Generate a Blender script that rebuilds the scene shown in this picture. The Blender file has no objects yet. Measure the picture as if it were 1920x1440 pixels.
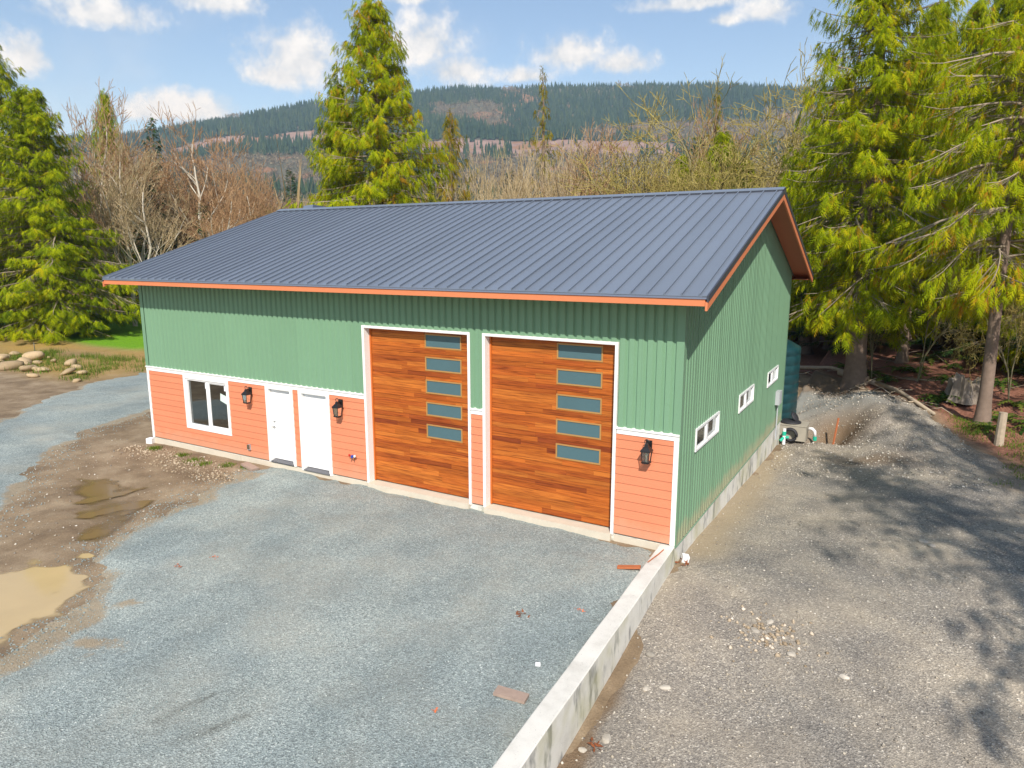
import bpy, math, random
import numpy as np
from mathutils import Vector
R = math.radians
scene = bpy.context.scene
col = scene.collection

# ------------------------------------------------------------------ camera
cam = bpy.data.cameras.new('camera')
cam.lens = 24.41; cam.sensor_width = 36.0; cam.clip_start = 0.1; cam.clip_end = 9000
co = bpy.data.objects.new('camera', cam); col.objects.link(co)
co.location = (3.563, -12.501, 5.543)
co.rotation_euler = (math.pi/2 - 0.186, 0, 0.522)
scene.camera = co

# ------------------------------------------------------------------ light
SUN = Vector((0.56, -1.0, 1.02)).normalized()
sl = bpy.data.lights.new('sun', 'SUN'); sl.energy = 4.6; sl.angle = R(0.53); sl.color = (1.0, 0.955, 0.88)
so = bpy.data.objects.new('sun', sl); col.objects.link(so)
so.rotation_euler = SUN.to_track_quat('Z', 'Y').to_euler(); so.location = (20, -30, 40)
scene.view_settings.view_transform = 'Standard'; scene.view_settings.look = 'None'
scene.view_settings.exposure = 0.36; scene.view_settings.gamma = 1.0
scene.view_settings.use_curve_mapping = False
scene.cycles.max_bounces = 6; scene.cycles.diffuse_bounces = 3; scene.cycles.glossy_bounces = 3
scene.cycles.transparent_max_bounces = 8; scene.cycles.volume_bounces = 0
scene.cycles.use_denoising = True

def N(nt, typ, loc=None, **kw):
    n = nt.nodes.new(typ)
    for k, v in kw.items():
        if k.startswith('_'):
            n.inputs[k[1:].replace('_', ' ')].default_value = v
        else:
            setattr(n, k, v)
    return n

def world():
    w = bpy.data.worlds.new('World'); scene.world = w; w.use_nodes = True
    w.cycles.sampling_method = 'MANUAL'; w.cycles.sample_map_resolution = 384
    nt = w.node_tree; nt.nodes.clear(); L = nt.links.new
    out = N(nt, 'ShaderNodeOutputWorld'); bg = N(nt, 'ShaderNodeBackground'); bg.inputs['Strength'].default_value = 0.13
    sky = N(nt, 'ShaderNodeTexSky', sky_type='NISHITA', sun_disc=False)
    sky.sun_elevation = math.asin(SUN.z); sky.sun_rotation = math.atan2(SUN.x, SUN.y)
    sky.altitude = 200; sky.air_density = 1.0; sky.dust_density = 0.6; sky.ozone_density = 1.6
    tc = N(nt, 'ShaderNodeTexCoord'); nrm = N(nt, 'ShaderNodeVectorMath', operation='NORMALIZE'); L(tc.outputs['Generated'], nrm.inputs[0])
    D = nrm.outputs[0]
    # cumulus banks scattered right round the sky: azimuth, elevation, half width, half height in degrees
    clouds = [(-58.6,15.3,3.4,1.5),(-51.4,17.0,3.3,1.4),(-45.8,13.7,3.6,2.9),(-47.5,12.6,2.6,1.3),(-36.6,15.2,3.1,2.6),(-34.4,13.5,2.9,1.5),
              (-25.4,14.6,3.0,1.6),(-21.5,13.9,2.6,1.1),(-28.9,13.2,1.8,.75),(-54.0,10.0,4.1,1.3),(-56.3,9.6,2.0,1.0),(-63.1,12.2,1.6,1.8),
              (-16.4,17.6,4.5,.8),(-11.3,16.7,2.1,1.25),(-14.0,16.4,1.2,.65),(-37.8,18.2,2.0,.7),
              (12,17,5,2.6),(38,13,4,2.2),(66,19,6,3),(-86,16,5,2.8),(-118,20,6,3),(-150,14,5,2.4),(175,22,6,3),(140,15,5,2.5),(105,26,7,3.2),(-20,38,8,4),(60,48,8,5),(-100,45,9,5)]
    acc = None
    for az, el, w_, h_ in clouds:
        a, e = R(az), R(el)
        r = Vector((math.cos(a), -math.sin(a), 0)); f = Vector((math.sin(a)*math.cos(e), math.cos(a)*math.cos(e), math.sin(e)))
        u = r.cross(f)
        # rows: scaled dots with right / up / forward
        d1 = N(nt, 'ShaderNodeVectorMath', operation='DOT_PRODUCT'); L(D, d1.inputs[0]); d1.inputs[1].default_value = r / math.sin(R(w_))
        d2 = N(nt, 'ShaderNodeVectorMath', operation='DOT_PRODUCT'); L(D, d2.inputs[0]); d2.inputs[1].default_value = u / math.sin(R(h_))
        d3 = N(nt, 'ShaderNodeVectorMath', operation='DOT_PRODUCT'); L(D, d3.inputs[0]); d3.inputs[1].default_value = f
        # flatter underside: stretch negative part
        neg = N(nt, 'ShaderNodeMath', operation='MINIMUM'); L(d2.outputs['Value'], neg.inputs[0]); neg.inputs[1].default_value = 0
        st = N(nt, 'ShaderNodeMath', operation='MULTIPLY_ADD'); L(neg.outputs[0], st.inputs[0]); st.inputs[1].default_value = 0.7; L(d2.outputs['Value'], st.inputs[2])
        cmb = N(nt, 'ShaderNodeCombineXYZ'); L(d1.outputs['Value'], cmb.inputs[0]); L(st.outputs[0], cmb.inputs[1])
        ln = N(nt, 'ShaderNodeVectorMath', operation='LENGTH'); L(cmb.outputs[0], ln.inputs[0])
        back = N(nt, 'ShaderNodeMath', operation='LESS_THAN'); L(d3.outputs['Value'], back.inputs[0]); back.inputs[1].default_value = 0
        fld = N(nt, 'ShaderNodeMath', operation='SUBTRACT'); fld.inputs[0].default_value = 1.0; L(ln.outputs['Value'], fld.inputs[1])
        f2 = N(nt, 'ShaderNodeMath', operation='MULTIPLY_ADD'); L(back.outputs[0], f2.inputs[0]); f2.inputs[1].default_value = -50; L(fld.outputs[0], f2.inputs[2])
        if acc is None: acc = f2.outputs[0]
        else:
            mx = N(nt, 'ShaderNodeMath', operation='SMOOTH_MAX'); L(acc, mx.inputs[0]); L(f2.outputs[0], mx.inputs[1]); mx.inputs[2].default_value = 0.35; acc = mx.outputs[0]
    n1 = N(nt, 'ShaderNodeTexNoise', _Scale=26.0, _Detail=7.0, _Roughness=0.62); L(D, n1.inputs['Vector'])
    n2 = N(nt, 'ShaderNodeTexNoise', _Scale=9.0, _Detail=3.0); L(D, n2.inputs['Vector'])
    m1 = N(nt, 'ShaderNodeMath', operation='MULTIPLY_ADD'); L(n1.outputs['Fac'], m1.inputs[0]); m1.inputs[1].default_value = 2.6; m1.inputs[2].default_value = -1.36
    ad = N(nt, 'ShaderNodeMath', operation='ADD'); L(acc, ad.inputs[0]); L(m1.outputs[0], ad.inputs[1])
    mask = N(nt, 'ShaderNodeMapRange', interpolation_type='SMOOTHSTEP'); L(ad.outputs[0], mask.inputs['Value'])
    mask.inputs['From Min'].default_value = -0.38; mask.inputs['From Max'].default_value = 0.68
    # thin high veil
    veil = N(nt, 'ShaderNodeMapRange', interpolation_type='SMOOTHSTEP'); L(n2.outputs['Fac'], veil.inputs['Value'])
    veil.inputs['From Min'].default_value = 0.45; veil.inputs['From Max'].default_value = 0.9; veil.inputs['To Max'].default_value = 0.22
    mm = N(nt, 'ShaderNodeMath', operation='MAXIMUM'); L(mask.outputs[0], mm.inputs[0]); L(veil.outputs[0], mm.inputs[1])
    shade = N(nt, 'ShaderNodeMapRange'); L(n1.outputs['Fac'], shade.inputs[0]); shade.inputs[1].default_value = .32; shade.inputs[2].default_value = .62
    ccol = N(nt, 'ShaderNodeMix', data_type='RGBA'); L(shade.outputs[0], ccol.inputs['Factor'])
    ccol.inputs[6].default_value = (4.0, 4.35, 4.8, 1); ccol.inputs[7].default_value = (6.4, 6.4, 6.4, 1)
    mix = N(nt, 'ShaderNodeMix', data_type='RGBA'); L(mm.outputs[0], mix.inputs['Factor']); L(sky.outputs[0], mix.inputs[6]); L(ccol.outputs[2], mix.inputs[7])
    L(mix.outputs[2], bg.inputs['Color']); L(bg.outputs[0], out.inputs['Surface'])
world()

# ------------------------------------------------------------------ helpers
class MB:
    def __init__(s): s.v = []; s.f = []
    def add(s, vs, fs):
        o = len(s.v); s.v += [tuple(p) for p in vs]; s.f += [tuple(i+o for i in f) for f in fs]; return s
    def box(s, x0, x1, y0, y1, z0, z1):
        return s.add([(x0,y0,z0),(x1,y0,z0),(x1,y1,z0),(x0,y1,z0),(x0,y0,z1),(x1,y0,z1),(x1,y1,z1),(x0,y1,z1)],
                     [(0,3,2,1),(4,5,6,7),(0,1,5,4),(1,2,6,5),(2,3,7,6),(3,0,4,7)])
    def extrude(s, prof, axis, a, b):     # closed 2d profile extruded along an axis
        n = len(prof); vs = []
        for t in (a, b):
            for p, q in prof:
                vs.append({'x': (t,p,q), 'y': (p,t,q), 'z': (p,q,t)}[axis])
        fs = [tuple(range(n))[::-1], tuple(range(n, 2*n))] + [(i, (i+1) % n, n+(i+1) % n, n+i) for i in range(n)]
        return s.add(vs, fs)
    def tube(s, pts, rad, n=8, cap=True):
        pts = [Vector(p) for p in pts]; vs = []; up = Vector((0,0,1))
        for i, p in enumerate(pts):
            d = (pts[min(i+1, len(pts)-1)] - pts[max(i-1, 0)]).normalized()
            a = d.cross(up if abs(d.z) < .95 else Vector((1,0,0))).normalized(); b = d.cross(a)
            r = rad[i] if hasattr(rad, '__len__') else rad
            for k in range(n):
                t = 2*math.pi*k/n; vs.append(p + a*math.cos(t)*r + b*math.sin(t)*r)
        fs = [(i*n+k, i*n+(k+1) % n, (i+1)*n+(k+1) % n, (i+1)*n+k) for i in range(len(pts)-1) for k in range(n)]
        if cap: fs += [tuple(range(n))[::-1], tuple(range((len(pts)-1)*n, len(pts)*n))]
        return s.add(vs, fs)
    def lathe(s, prof, c=(0,0,0), n=24):
        vs = [(c[0]+r*math.cos(2*math.pi*k/n), c[1]+r*math.sin(2*math.pi*k/n), c[2]+z) for r, z in prof for k in range(n)]
        m = len(prof)
        fs = [(i*n+k, i*n+(k+1) % n, (i+1)*n+(k+1) % n, (i+1)*n+k) for i in range(m-1) for k in range(n)]
        fs += [tuple(range(n))[::-1], tuple(range((m-1)*n, m*n))]
        return s.add(vs, fs)
    def mesh(s, name, mat, smooth=False):
        me = bpy.data.meshes.new(name); me.from_pydata(s.v, [], s.f); me.materials.append(mat)
        if smooth: me.shade_smooth()
        me.update(); return me
    def build(s, name, mat, parent=None, smooth=False, **kw):
        return link(name, s.mesh(name, mat, smooth), parent, **kw)

def link(name, me, parent=None, loc=(0,0,0), rot=(0,0,0), scale=(1,1,1), **kw):
    o = bpy.data.objects.new(name, me); col.objects.link(o)
    o.location = loc; o.rotation_euler = rot; o.scale = scale
    if parent is not None: o.parent = parent
    tag(o, **kw); return o
def tag(o, label=None, cat=None, group=None, kind=None, color=None):
    if label: o['label'] = label
    if cat: o['category'] = cat
    if group: o['group'] = group
    if kind: o['kind'] = kind
    if color: o.color = (*color, 1)
    return o
def empty(name, loc=(0,0,0), rz=0, **kw):
    o = bpy.data.objects.new(name, None); col.objects.link(o); o.location = loc; o.rotation_euler = (0,0,rz); o.empty_display_size = .2
    return tag(o, **kw)
def npmesh(name, v, f, mat, smooth=False, tint=None, colr=None):
    """v (n,3), f (m,k) arrays of one polygon size"""
    v = np.asarray(v, np.float32); f = np.asarray(f, np.int32); k = f.shape[1]
    me = bpy.data.meshes.new(name); me.vertices.add(len(v)); me.vertices.foreach_set('co', v.ravel())
    me.loops.add(f.size); me.loops.foreach_set('vertex_index', f.ravel())
    me.polygons.add(len(f)); me.polygons.foreach_set('loop_start', np.arange(0, f.size, k, dtype=np.int32))
    me.polygons.foreach_set('loop_total', np.full(len(f), k, np.int32))
    me.materials.append(mat)
    if tint is not None:
        a = me.attributes.new('tint', 'FLOAT', 'POINT'); a.data.foreach_set('value', np.asarray(tint, np.float32))
    if colr is not None:
        a = me.attributes.new('cover', 'FLOAT_COLOR', 'POINT'); a.data.foreach_set('color', np.asarray(colr, np.float32).ravel())
    me.update(calc_edges=True); me.validate()
    if smooth: me.shade_smooth()
    return me

# lattice value noise
_rng = np.random.RandomState(7); _T = _rng.rand(256, 256).astype(np.float64)
def vnoise(x, y):
    xi = np.floor(x).astype(int); yi = np.floor(y).astype(int); fx = x-xi; fy = y-yi
    fx = fx*fx*(3-2*fx); fy = fy*fy*(3-2*fy)
    g = lambda i, j: _T[i % 256, j % 256]
    return (g(xi,yi)*(1-fx)+g(xi+1,yi)*fx)*(1-fy)+(g(xi,yi+1)*(1-fx)+g(xi+1,yi+1)*fx)*fy
def fbm(x, y, s, o=4):
    t = 0; a = .5; n = 0
    for i in range(o):
        t = t+a*vnoise(x/s*2**i+17*i, y/s*2**i+31*i); n += a; a *= .5
    return t/n*2-1
def sstep(x, a, b):
    t = np.clip((x-a)/(b-a), 0, 1); return t*t*(3-2*t)
def polysd(px, py, poly):
    """signed distance, positive inside"""
    P = np.array(poly, float); d = np.full(px.shape, 1e9); ins = np.zeros(px.shape, bool)
    for i in range(len(P)):
        a = P[i]; b = P[(i+1) % len(P)]; e = b-a; wx = px-a[0]; wy = py-a[1]
        t = np.clip((wx*e[0]+wy*e[1])/(e@e), 0, 1)
        d = np.minimum(d, np.hypot(wx-t*e[0], wy-t*e[1]))
        c = ((a[1] > py) != (b[1] > py)) & (px < (b[0]-a[0])*(py-a[1])/((b[1]-a[1]) if b[1] != a[1] else 1e-9)+a[0])
        ins ^= c
    return np.where(ins, d, -d)

# ------------------------------------------------------------------ materials
def new_mat(name):
    m = bpy.data.materials.new(name); m.use_nodes = True; nt = m.node_tree
    b = nt.nodes['Principled BSDF']; return m, nt, b, nt.links.new
def ramp(nt, fac, stops, L):
    r = N(nt, 'ShaderNodeValToRGB'); cr = r.color_ramp
    while len(cr.elements) < len(stops): cr.elements.new(.5)
    for e, (p, c) in zip(cr.elements, stops): e.position = p; e.color = (*c, 1)
    L(fac, r.inputs[0]); return r.outputs[0]
def noise(nt, L, scale, detail=4, rough=.55, coord='Object', dist=0):
    tc = N(nt, 'ShaderNodeTexCoord'); n = N(nt, 'ShaderNodeTexNoise', _Scale=scale, _Detail=detail, _Roughness=rough, _Distortion=dist)
    L(tc.outputs[coord], n.inputs['Vector']); return n
def geonoise(nt, L, scale, detail=4, rough=.55, stretch=None):
    g = N(nt, 'ShaderNodeNewGeometry'); n = N(nt, 'ShaderNodeTexNoise', _Scale=scale, _Detail=detail, _Roughness=rough)
    src = g.outputs['Position']
    if stretch:
        mp = N(nt, 'ShaderNodeMapping'); mp.inputs['Scale'].default_value = stretch; L(src, mp.inputs[0]); src = mp.outputs[0]
    L(src, n.inputs['Vector']); return n
def mixc(nt, L, fac, a, b, blend='MIX'):
    m = N(nt, 'ShaderNodeMix', data_type='RGBA', blend_type=blend)
    for s, i in ((fac, 0), (a, 6), (b, 7)):
        if hasattr(s, 'links'): L(s, m.inputs[i])
        else: m.inputs[i].default_value = s if i == 0 else (*s, 1)
    return m.outputs[2]
def bump(nt, L, b, h, strength=.3, dist=.02):
    bp = N(nt, 'ShaderNodeBump', _Strength=strength, _Distance=dist); L(h, bp.inputs['Height']); L(bp.outputs[0], b.inputs['Normal']); return bp
def paint(name, c, rough=.5, var=.1, scale=1.2, spec=.4, metal=0, bumps=0, bscale=60, objvar=0):
    m, nt, b, L = new_mat(name)
    n = geonoise(nt, L, scale, 5, .6)
    cc = mixc(nt, L, n.outputs['Fac'], tuple(x*(1-var) for x in c), tuple(min(1, x*(1+var)) for x in c))
    if objvar:
        oi = N(nt, 'ShaderNodeObjectInfo'); hs = N(nt, 'ShaderNodeHueSaturation')
        mr = N(nt, 'ShaderNodeMapRange'); L(oi.outputs['Random'], mr.inputs[0]); mr.inputs[3].default_value = 1-objvar; mr.inputs[4].default_value = 1+objvar
        L(mr.outputs[0], hs.inputs['Value']); L(cc, hs.inputs['Color']); cc = hs.outputs[0]
    L(cc, b.inputs['Base Color'])
    b.inputs['Roughness'].default_value = rough; b.inputs['Specular IOR Level'].default_value = spec; b.inputs['Metallic'].default_value = metal
    if bumps:
        n2 = geonoise(nt, L, bscale, 3); bump(nt, L, b, n2.outputs['Fac'], bumps, .01)
    return m

M = {}
M['green'] = paint('green_metal', (.165, .302, .188), .42, .05, .9, .35, objvar=.03)
M['green_trim'] = paint('green_trim', (.162, .295, .185), .42, .05, 1, .35)
def splash(m):
    nt = m.node_tree; L = nt.links.new; b = nt.nodes['Principled BSDF']; src = b.inputs['Base Color'].links[0].from_socket
    g = N(nt, 'ShaderNodeNewGeometry'); sp = N(nt, 'ShaderNodeSeparateXYZ'); L(g.outputs['Position'], sp.inputs[0]); n = geonoise(nt, L, 2.5, 5, .65)
    ad = N(nt, 'ShaderNodeMath', operation='MULTIPLY_ADD'); L(n.outputs['Fac'], ad.inputs[0]); ad.inputs[1].default_value = -.7; L(sp.outputs[2], ad.inputs[2])
    mr = N(nt, 'ShaderNodeMapRange', interpolation_type='SMOOTHSTEP'); L(ad.outputs[0], mr.inputs[0]); mr.inputs[1].default_value = -.30; mr.inputs[2].default_value = .05; mr.inputs[3].default_value = .38; mr.inputs[4].default_value = 0
    L(mixc(nt, L, mr.outputs[0], src, (.50, .33, .22)), b.inputs['Base Color']); return m
M['coral'] = paint('coral_siding', (.65, .222, .115), .6, .06, 1.3, .3, bumps=.15, bscale=35, objvar=.035)
splash(M['coral']); splash(M['green'])
M['fascia'] = paint('coral_fascia', (.62, .205, .09), .55, .07, 1.5, .3, bumps=.1)
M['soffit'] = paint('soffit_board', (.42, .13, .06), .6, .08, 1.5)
M['white'] = paint('white_trim', (.82, .81, .79), .5, .03, 2, .35)
M['vinyl'] = paint('white_vinyl', (.84, .84, .84), .3, .02, 2, .45)
M['roof'] = paint('roof_metal', (.148, .176, .225), .36, .07, .6, .5, objvar=.05)
M['roof_dark'] = paint('roof_trim_dark', (.045, .05, .07), .4, .1, 1, .5)
M['seam'] = paint('seam_metal', (.15, .18, .25), .38, .06, .5, .5)
M['black'] = paint('black_metal', (.012, .011, .012), .4, .1, 4, .5)
M['steel'] = paint('brushed_steel', (.55, .55, .54), .28, .05, 4, .5, metal=1)
M['grey_plastic'] = paint('grey_plastic', (.42, .44, .46), .45, .05, 3)
M['blue_plastic'] = paint('blue_plastic', (.03, .06, .35), .4, .05, 3)
M['red_plastic'] = paint('red_plastic', (.5, .03, .02), .4, .05, 3)
M['copper'] = paint('copper_pipe', (.55, .24, .10), .35, .1, 4, .5, metal=.8)
M['threshold'] = paint('threshold_metal', (.11, .11, .12), .4, .15, 6)
M['stop'] = paint('wood_stop', (.5, .13, .022), .5, .1, 3)
M['tanframe'] = paint('tan_frame', (.40, .215, .07), .45, .06, 3)
M['sticker'] = paint('paper_sticker', (.62, .72, .66), .6, .08, 30)
M['tankgreen'] = None
M['pvc'] = paint('white_pvc', (.8, .8, .8), .3, .03, 3)
M['pvcgreen'] = paint('green_pvc', (.02, .42, .28), .35, .05, 3)
M['rubber'] = paint('black_rubber', (.025, .025, .03), .6, .2, 5)
M['rust'] = paint('rusty_iron', (.22, .07, .025), .85, .4, 12)
M['orange_bits'] = paint('orange_plastic', (.7, .16, .05), .6, .3, 20)
M['redwood'] = paint('red_board', (.42, .13, .05), .7, .25, 9, bumps=.2)
M['oldwood'] = paint('weathered_board', (.34, .25, .20), .85, .25, 14, bumps=.3)
M['paperwhite'] = paint('white_scrap', (.8, .8, .82), .6, .03, 9)
M['dead_leaf'] = paint('dead_leaf', (.22, .085, .04), .8, .4, 9)

def m_concrete():
    m, nt, b, L = new_mat('concrete')
    n1 = geonoise(nt, L, 1.6, 6, .65); n2 = geonoise(nt, L, 3.0, 4, .6, (1, 1, .35))
    c = ramp(nt, n1.outputs['Fac'], [(.3, (.52,.50,.45)), (.5, (.66,.64,.585)), (.72, (.74,.72,.66))], L)
    # dark form-oil blotches on vertical faces
    g = N(nt, 'ShaderNodeNewGeometry'); sx = N(nt, 'ShaderNodeSeparateXYZ'); L(g.outputs['Normal'], sx.inputs[0])
    ab = N(nt, 'ShaderNodeMath', operation='LESS_THAN'); L(sx.outputs[2], ab.inputs[0]); ab.inputs[1].default_value = .6
    bl = N(nt, 'ShaderNodeMapRange', interpolation_type='SMOOTHSTEP'); L(n2.outputs['Fac'], bl.inputs[0]); bl.inputs[1].default_value = .52; bl.inputs[2].default_value = .66
    mu = N(nt, 'ShaderNodeMath', operation='MULTIPLY'); L(ab.outputs[0], mu.inputs[0]); L(bl.outputs[0], mu.inputs[1])
    c = mixc(nt, L, mu.outputs[0], c, (.24,.24,.23))
    n4 = geonoise(nt, L, 1.1, 3); bl2 = N(nt, 'ShaderNodeMapRange', interpolation_type='SMOOTHSTEP'); L(n4.outputs['Fac'], bl2.inputs[0]); bl2.inputs[1].default_value = .42; bl2.inputs[2].default_value = .7; bl2.inputs[4].default_value = .6
    mu2 = N(nt, 'ShaderNodeMath', operation='MULTIPLY'); L(ab.outputs[0], mu2.inputs[0]); L(bl2.outputs[0], mu2.inputs[1])
    c = mixc(nt, L, mu2.outputs[0], c, (.42,.40,.20))
    n3 = geonoise(nt, L, 45, 4); sp = N(nt, 'ShaderNodeMapRange'); L(n3.outputs['Fac'], sp.inputs[0]); sp.inputs[1].default_value = .66; sp.inputs[2].default_value = .72; sp.inputs[4].default_value = .6
    c = mixc(nt, L, sp.outputs[0], c, (.16,.15,.13))
    L(c, b.inputs['Base Color']); b.inputs['Roughness'].default_value = .85
    bump(nt, L, b, n3.outputs['Fac'], .15, .01); return m
M['concrete'] = m_concrete()
M['oldconcrete'] = paint('dirty_concrete', (.36, .33, .27), .9, .25, 4, .2, bumps=.2, bscale=30)
M['slab'] = paint('slab_concrete', (.58, .52, .42), .85, .15, 3, .3, bumps=.2, bscale=40)

def m_wood():
    m, nt, b, L = new_mat('cedar_plank')
    oi = N(nt, 'ShaderNodeObjectInfo'); g = N(nt, 'ShaderNodeNewGeometry')
    mp = N(nt, 'ShaderNodeMapping'); mp.inputs['Scale'].default_value = (1.1, 1, 22)
    ad = N(nt, 'ShaderNodeVectorMath', operation='ADD'); L(g.outputs['Position'], ad.inputs[0])
    sc = N(nt, 'ShaderNodeMath', operation='MULTIPLY'); L(oi.outputs['Random'], sc.inputs[0]); sc.inputs[1].default_value = 37
    cx = N(nt, 'ShaderNodeCombineXYZ'); L(sc.outputs[0], cx.inputs[0]); L(sc.outputs[0], cx.inputs[1]); L(cx.outputs[0], ad.inputs[1]); L(ad.outputs[0], mp.inputs[0])
    n = N(nt, 'ShaderNodeTexNoise', _Scale=1.6, _Detail=6, _Roughness=.6, _Distortion=.3); L(mp.outputs[0], n.inputs['Vector'])
    f = ramp(nt, n.outputs['Fac'], [(.27, (.30,.22,.24)), (.42, (.74,.68,.68)), (.55, (1.0,.98,.95)), (.8, (1.28,1.36,1.3))], L)
    c = mixc(nt, L, 1.0, oi.outputs['Color'], f, 'MULTIPLY')
    L(c, b.inputs['Base Color']); b.inputs['Roughness'].default_value = .5; b.inputs['Specular IOR Level'].default_value = .25
    return m
M['wood'] = m_wood()

def m_glass(name, tint=(.5,.55,.55), op=.25):
    m, nt, b, L = new_mat(name); out = nt.nodes['Material Output']; nt.nodes.remove(b)
    tr = N(nt, 'ShaderNodeBsdfTransparent'); tr.inputs[0].default_value = (*tint, 1)
    gl = N(nt, 'ShaderNodeBsdfGlossy', _Roughness=.02); gl.inputs[0].default_value = (.9,.95,.95,1)
    fr = N(nt, 'ShaderNodeFresnel', _IOR=1.9)
    mx = N(nt, 'ShaderNodeMixShader'); ad = N(nt, 'ShaderNodeMath', operation='ADD'); L(fr.outputs[0], ad.inputs[0]); ad.inputs[1].default_value = op*.5; ad.use_clamp = True
    L(ad.outputs[0], mx.inputs[0]); L(tr.outputs[0], mx.inputs[1]); L(gl.outputs[0], mx.inputs[2]); L(mx.outputs[0], out.inputs[0]); return m
M['glass'] = m_glass('window_glass', (.35,.42,.42), .25)
M['lampglass'] = m_glass('lamp_glass', (.8,.72,.6), .1)
M['satin'] = paint('satin_glass', (.07, .135, .155), .22, .08, 2.5, .55)

def stones_tex(nt, L, scale, cols, coord=None, rnd=1.0):
    g = N(nt, 'ShaderNodeNewGeometry')
    v = N(nt, 'ShaderNodeTexVoronoi', _Scale=scale, _Randomness=rnd); L(g.outputs['Position'], v.inputs['Vector'])
    sp = N(nt, 'ShaderNodeSeparateColor'); L(v.outputs['Color'], sp.inputs[0])
    c = ramp(nt, sp.outputs[0], cols, L)
    return c, v.outputs['Distance'], v
def m_gravel_blue():
    m, nt, b, L = new_mat('crushed_blue_gravel')
    c, d, v = stones_tex(nt, L, 46, [(0, (.185,.212,.208)), (.3, (.243,.28,.274)), (.55, (.283,.325,.316)), (.8, (.33,.373,.36)), (.985, (.38,.425,.405)), (1, (.56,.59,.56))])
    c2, d2, v2 = stones_tex(nt, L, 85, [(0, (.6,.6,.6)), (.5, (.97,.97,.97)), (1, (1.36,1.36,1.36))])
    c = mixc(nt, L, .8, c, c2, 'MULTIPLY')
    n = geonoise(nt, L, .55, 5, .6); c = mixc(nt, L, ramp(nt, n.outputs['Fac'], [(.45, (0,0,0)), (.75, (.5,.5,.5))], L), c, (.37,.35,.29))
    n2 = geonoise(nt, L, .9, 4, .6, (1, .45, 1)); vv = ramp(nt, n2.outputs['Fac'], [(.3, (.84,.86,.87)), (.6, (1.08,1.07,1.06))], L); c = mixc(nt, L, 1.0, c, vv, 'MULTIPLY')
    n3 = geonoise(nt, L, .35, 3); c = mixc(nt, L, 1.0, c, ramp(nt, n3.outputs['Fac'], [(.35, (.85,.88,.9)), (.65, (1.1,1.08,1.05))], L), 'MULTIPLY')
    at = N(nt, 'ShaderNodeAttribute', attribute_name='cover'); s_ = N(nt, 'ShaderNodeSeparateColor'); L(at.outputs['Color'], s_.inputs[0])
    fine = geonoise(nt, L, 14, 5, .75); fr_ = N(nt, 'ShaderNodeMath', operation='ADD'); L(fine.outputs['Fac'], fr_.inputs[0]); L(s_.outputs[0], fr_.inputs[1])
    mk = N(nt, 'ShaderNodeMapRange', interpolation_type='SMOOTHSTEP'); L(fr_.outputs[0], mk.inputs[0]); mk.inputs[1].default_value = .72; mk.inputs[2].default_value = 1.15; mk.inputs[4].default_value = .85
    c = mixc(nt, L, mk.outputs[0], c, ramp(nt, fine.outputs['Fac'], [(.3, (.23,.175,.105)), (.7, (.38,.30,.20))], L))
    c = mixc(nt, L, s_.outputs[1], c, (.085,.085,.07))
    L(c, b.inputs['Base Color']); b.inputs['Roughness'].default_value = .8; b.inputs['Specular IOR Level'].default_value = .3
    bump(nt, L, b, d, .55, .018); return m
M['gravel_blue'] = m_gravel_blue()
def m_gravel_brown():
    m, nt, b, L = new_mat('pit_run_gravel')
    c, d, v = stones_tex(nt, L, 44, [(0, (.19,.175,.155)), (.35, (.265,.245,.215)), (.62, (.32,.295,.255)), (.85, (.375,.345,.295)), (.965, (.47,.435,.37)), (1, (.70,.66,.58))])
    c2, d2, v2 = stones_tex(nt, L, 110, [(0, (.65,.65,.65)), (.5, (.95,.95,.95)), (1, (1.45,1.4,1.3))])
    c = mixc(nt, L, .8, c, c2, 'MULTIPLY')
    n = geonoise(nt, L, .5, 5, .62); c = mixc(nt, L, ramp(nt, n.outputs['Fac'], [(.42, (0,0,0)), (.72, (.6,.6,.6))], L), c, (.37,.325,.25))
    n2 = geonoise(nt, L, .25, 4, .6); c = mixc(nt, L, 1.0, c, ramp(nt, n2.outputs['Fac'], [(.32, (.72,.74,.78)), (.62, (1.14,1.1,1.06))], L), 'MULTIPLY')
    # sandy fill beside the foundation and grey sand on the spoil heap, carried by the cover colour
    at = N(nt, 'ShaderNodeAttribute', attribute_name='cover'); s = N(nt, 'ShaderNodeSeparateColor'); L(at.outputs['Color'], s.inputs[0])
    fine = geonoise(nt, L, 40, 4, .7)
    sand = ramp(nt, fine.outputs['Fac'], [(.3, (.30,.235,.145)), (.7, (.44,.35,.23))], L)
    grey = ramp(nt, fine.outputs['Fac'], [(.3, (.20,.205,.19)), (.7, (.30,.30,.275))], L)
    dirt = ramp(nt, fine.outputs['Fac'], [(.3, (.12,.082,.05)), (.7, (.235,.165,.105))], L)
    n7 = geonoise(nt, L, .9, 4, .6); c = mixc(nt, L, 1.0, c, ramp(nt, n7.outputs['Fac'], [(.35, (.82,.82,.84)), (.65, (1.08,1.07,1.06))], L), 'MULTIPLY')
    c = mixc(nt, L, s.outputs[0], c, sand); c = mixc(nt, L, s.outputs[1], c, grey); c = mixc(nt, L, s.outputs[2], c, dirt)
    L(c, b.inputs['Base Color']); b.inputs['Roughness'].default_value = .9; b.inputs['Specular IOR Level'].default_value = .2
    bump(nt, L, b, d, .5, .02); return m
M['gravel_brown'] = m_gravel_brown()
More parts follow.
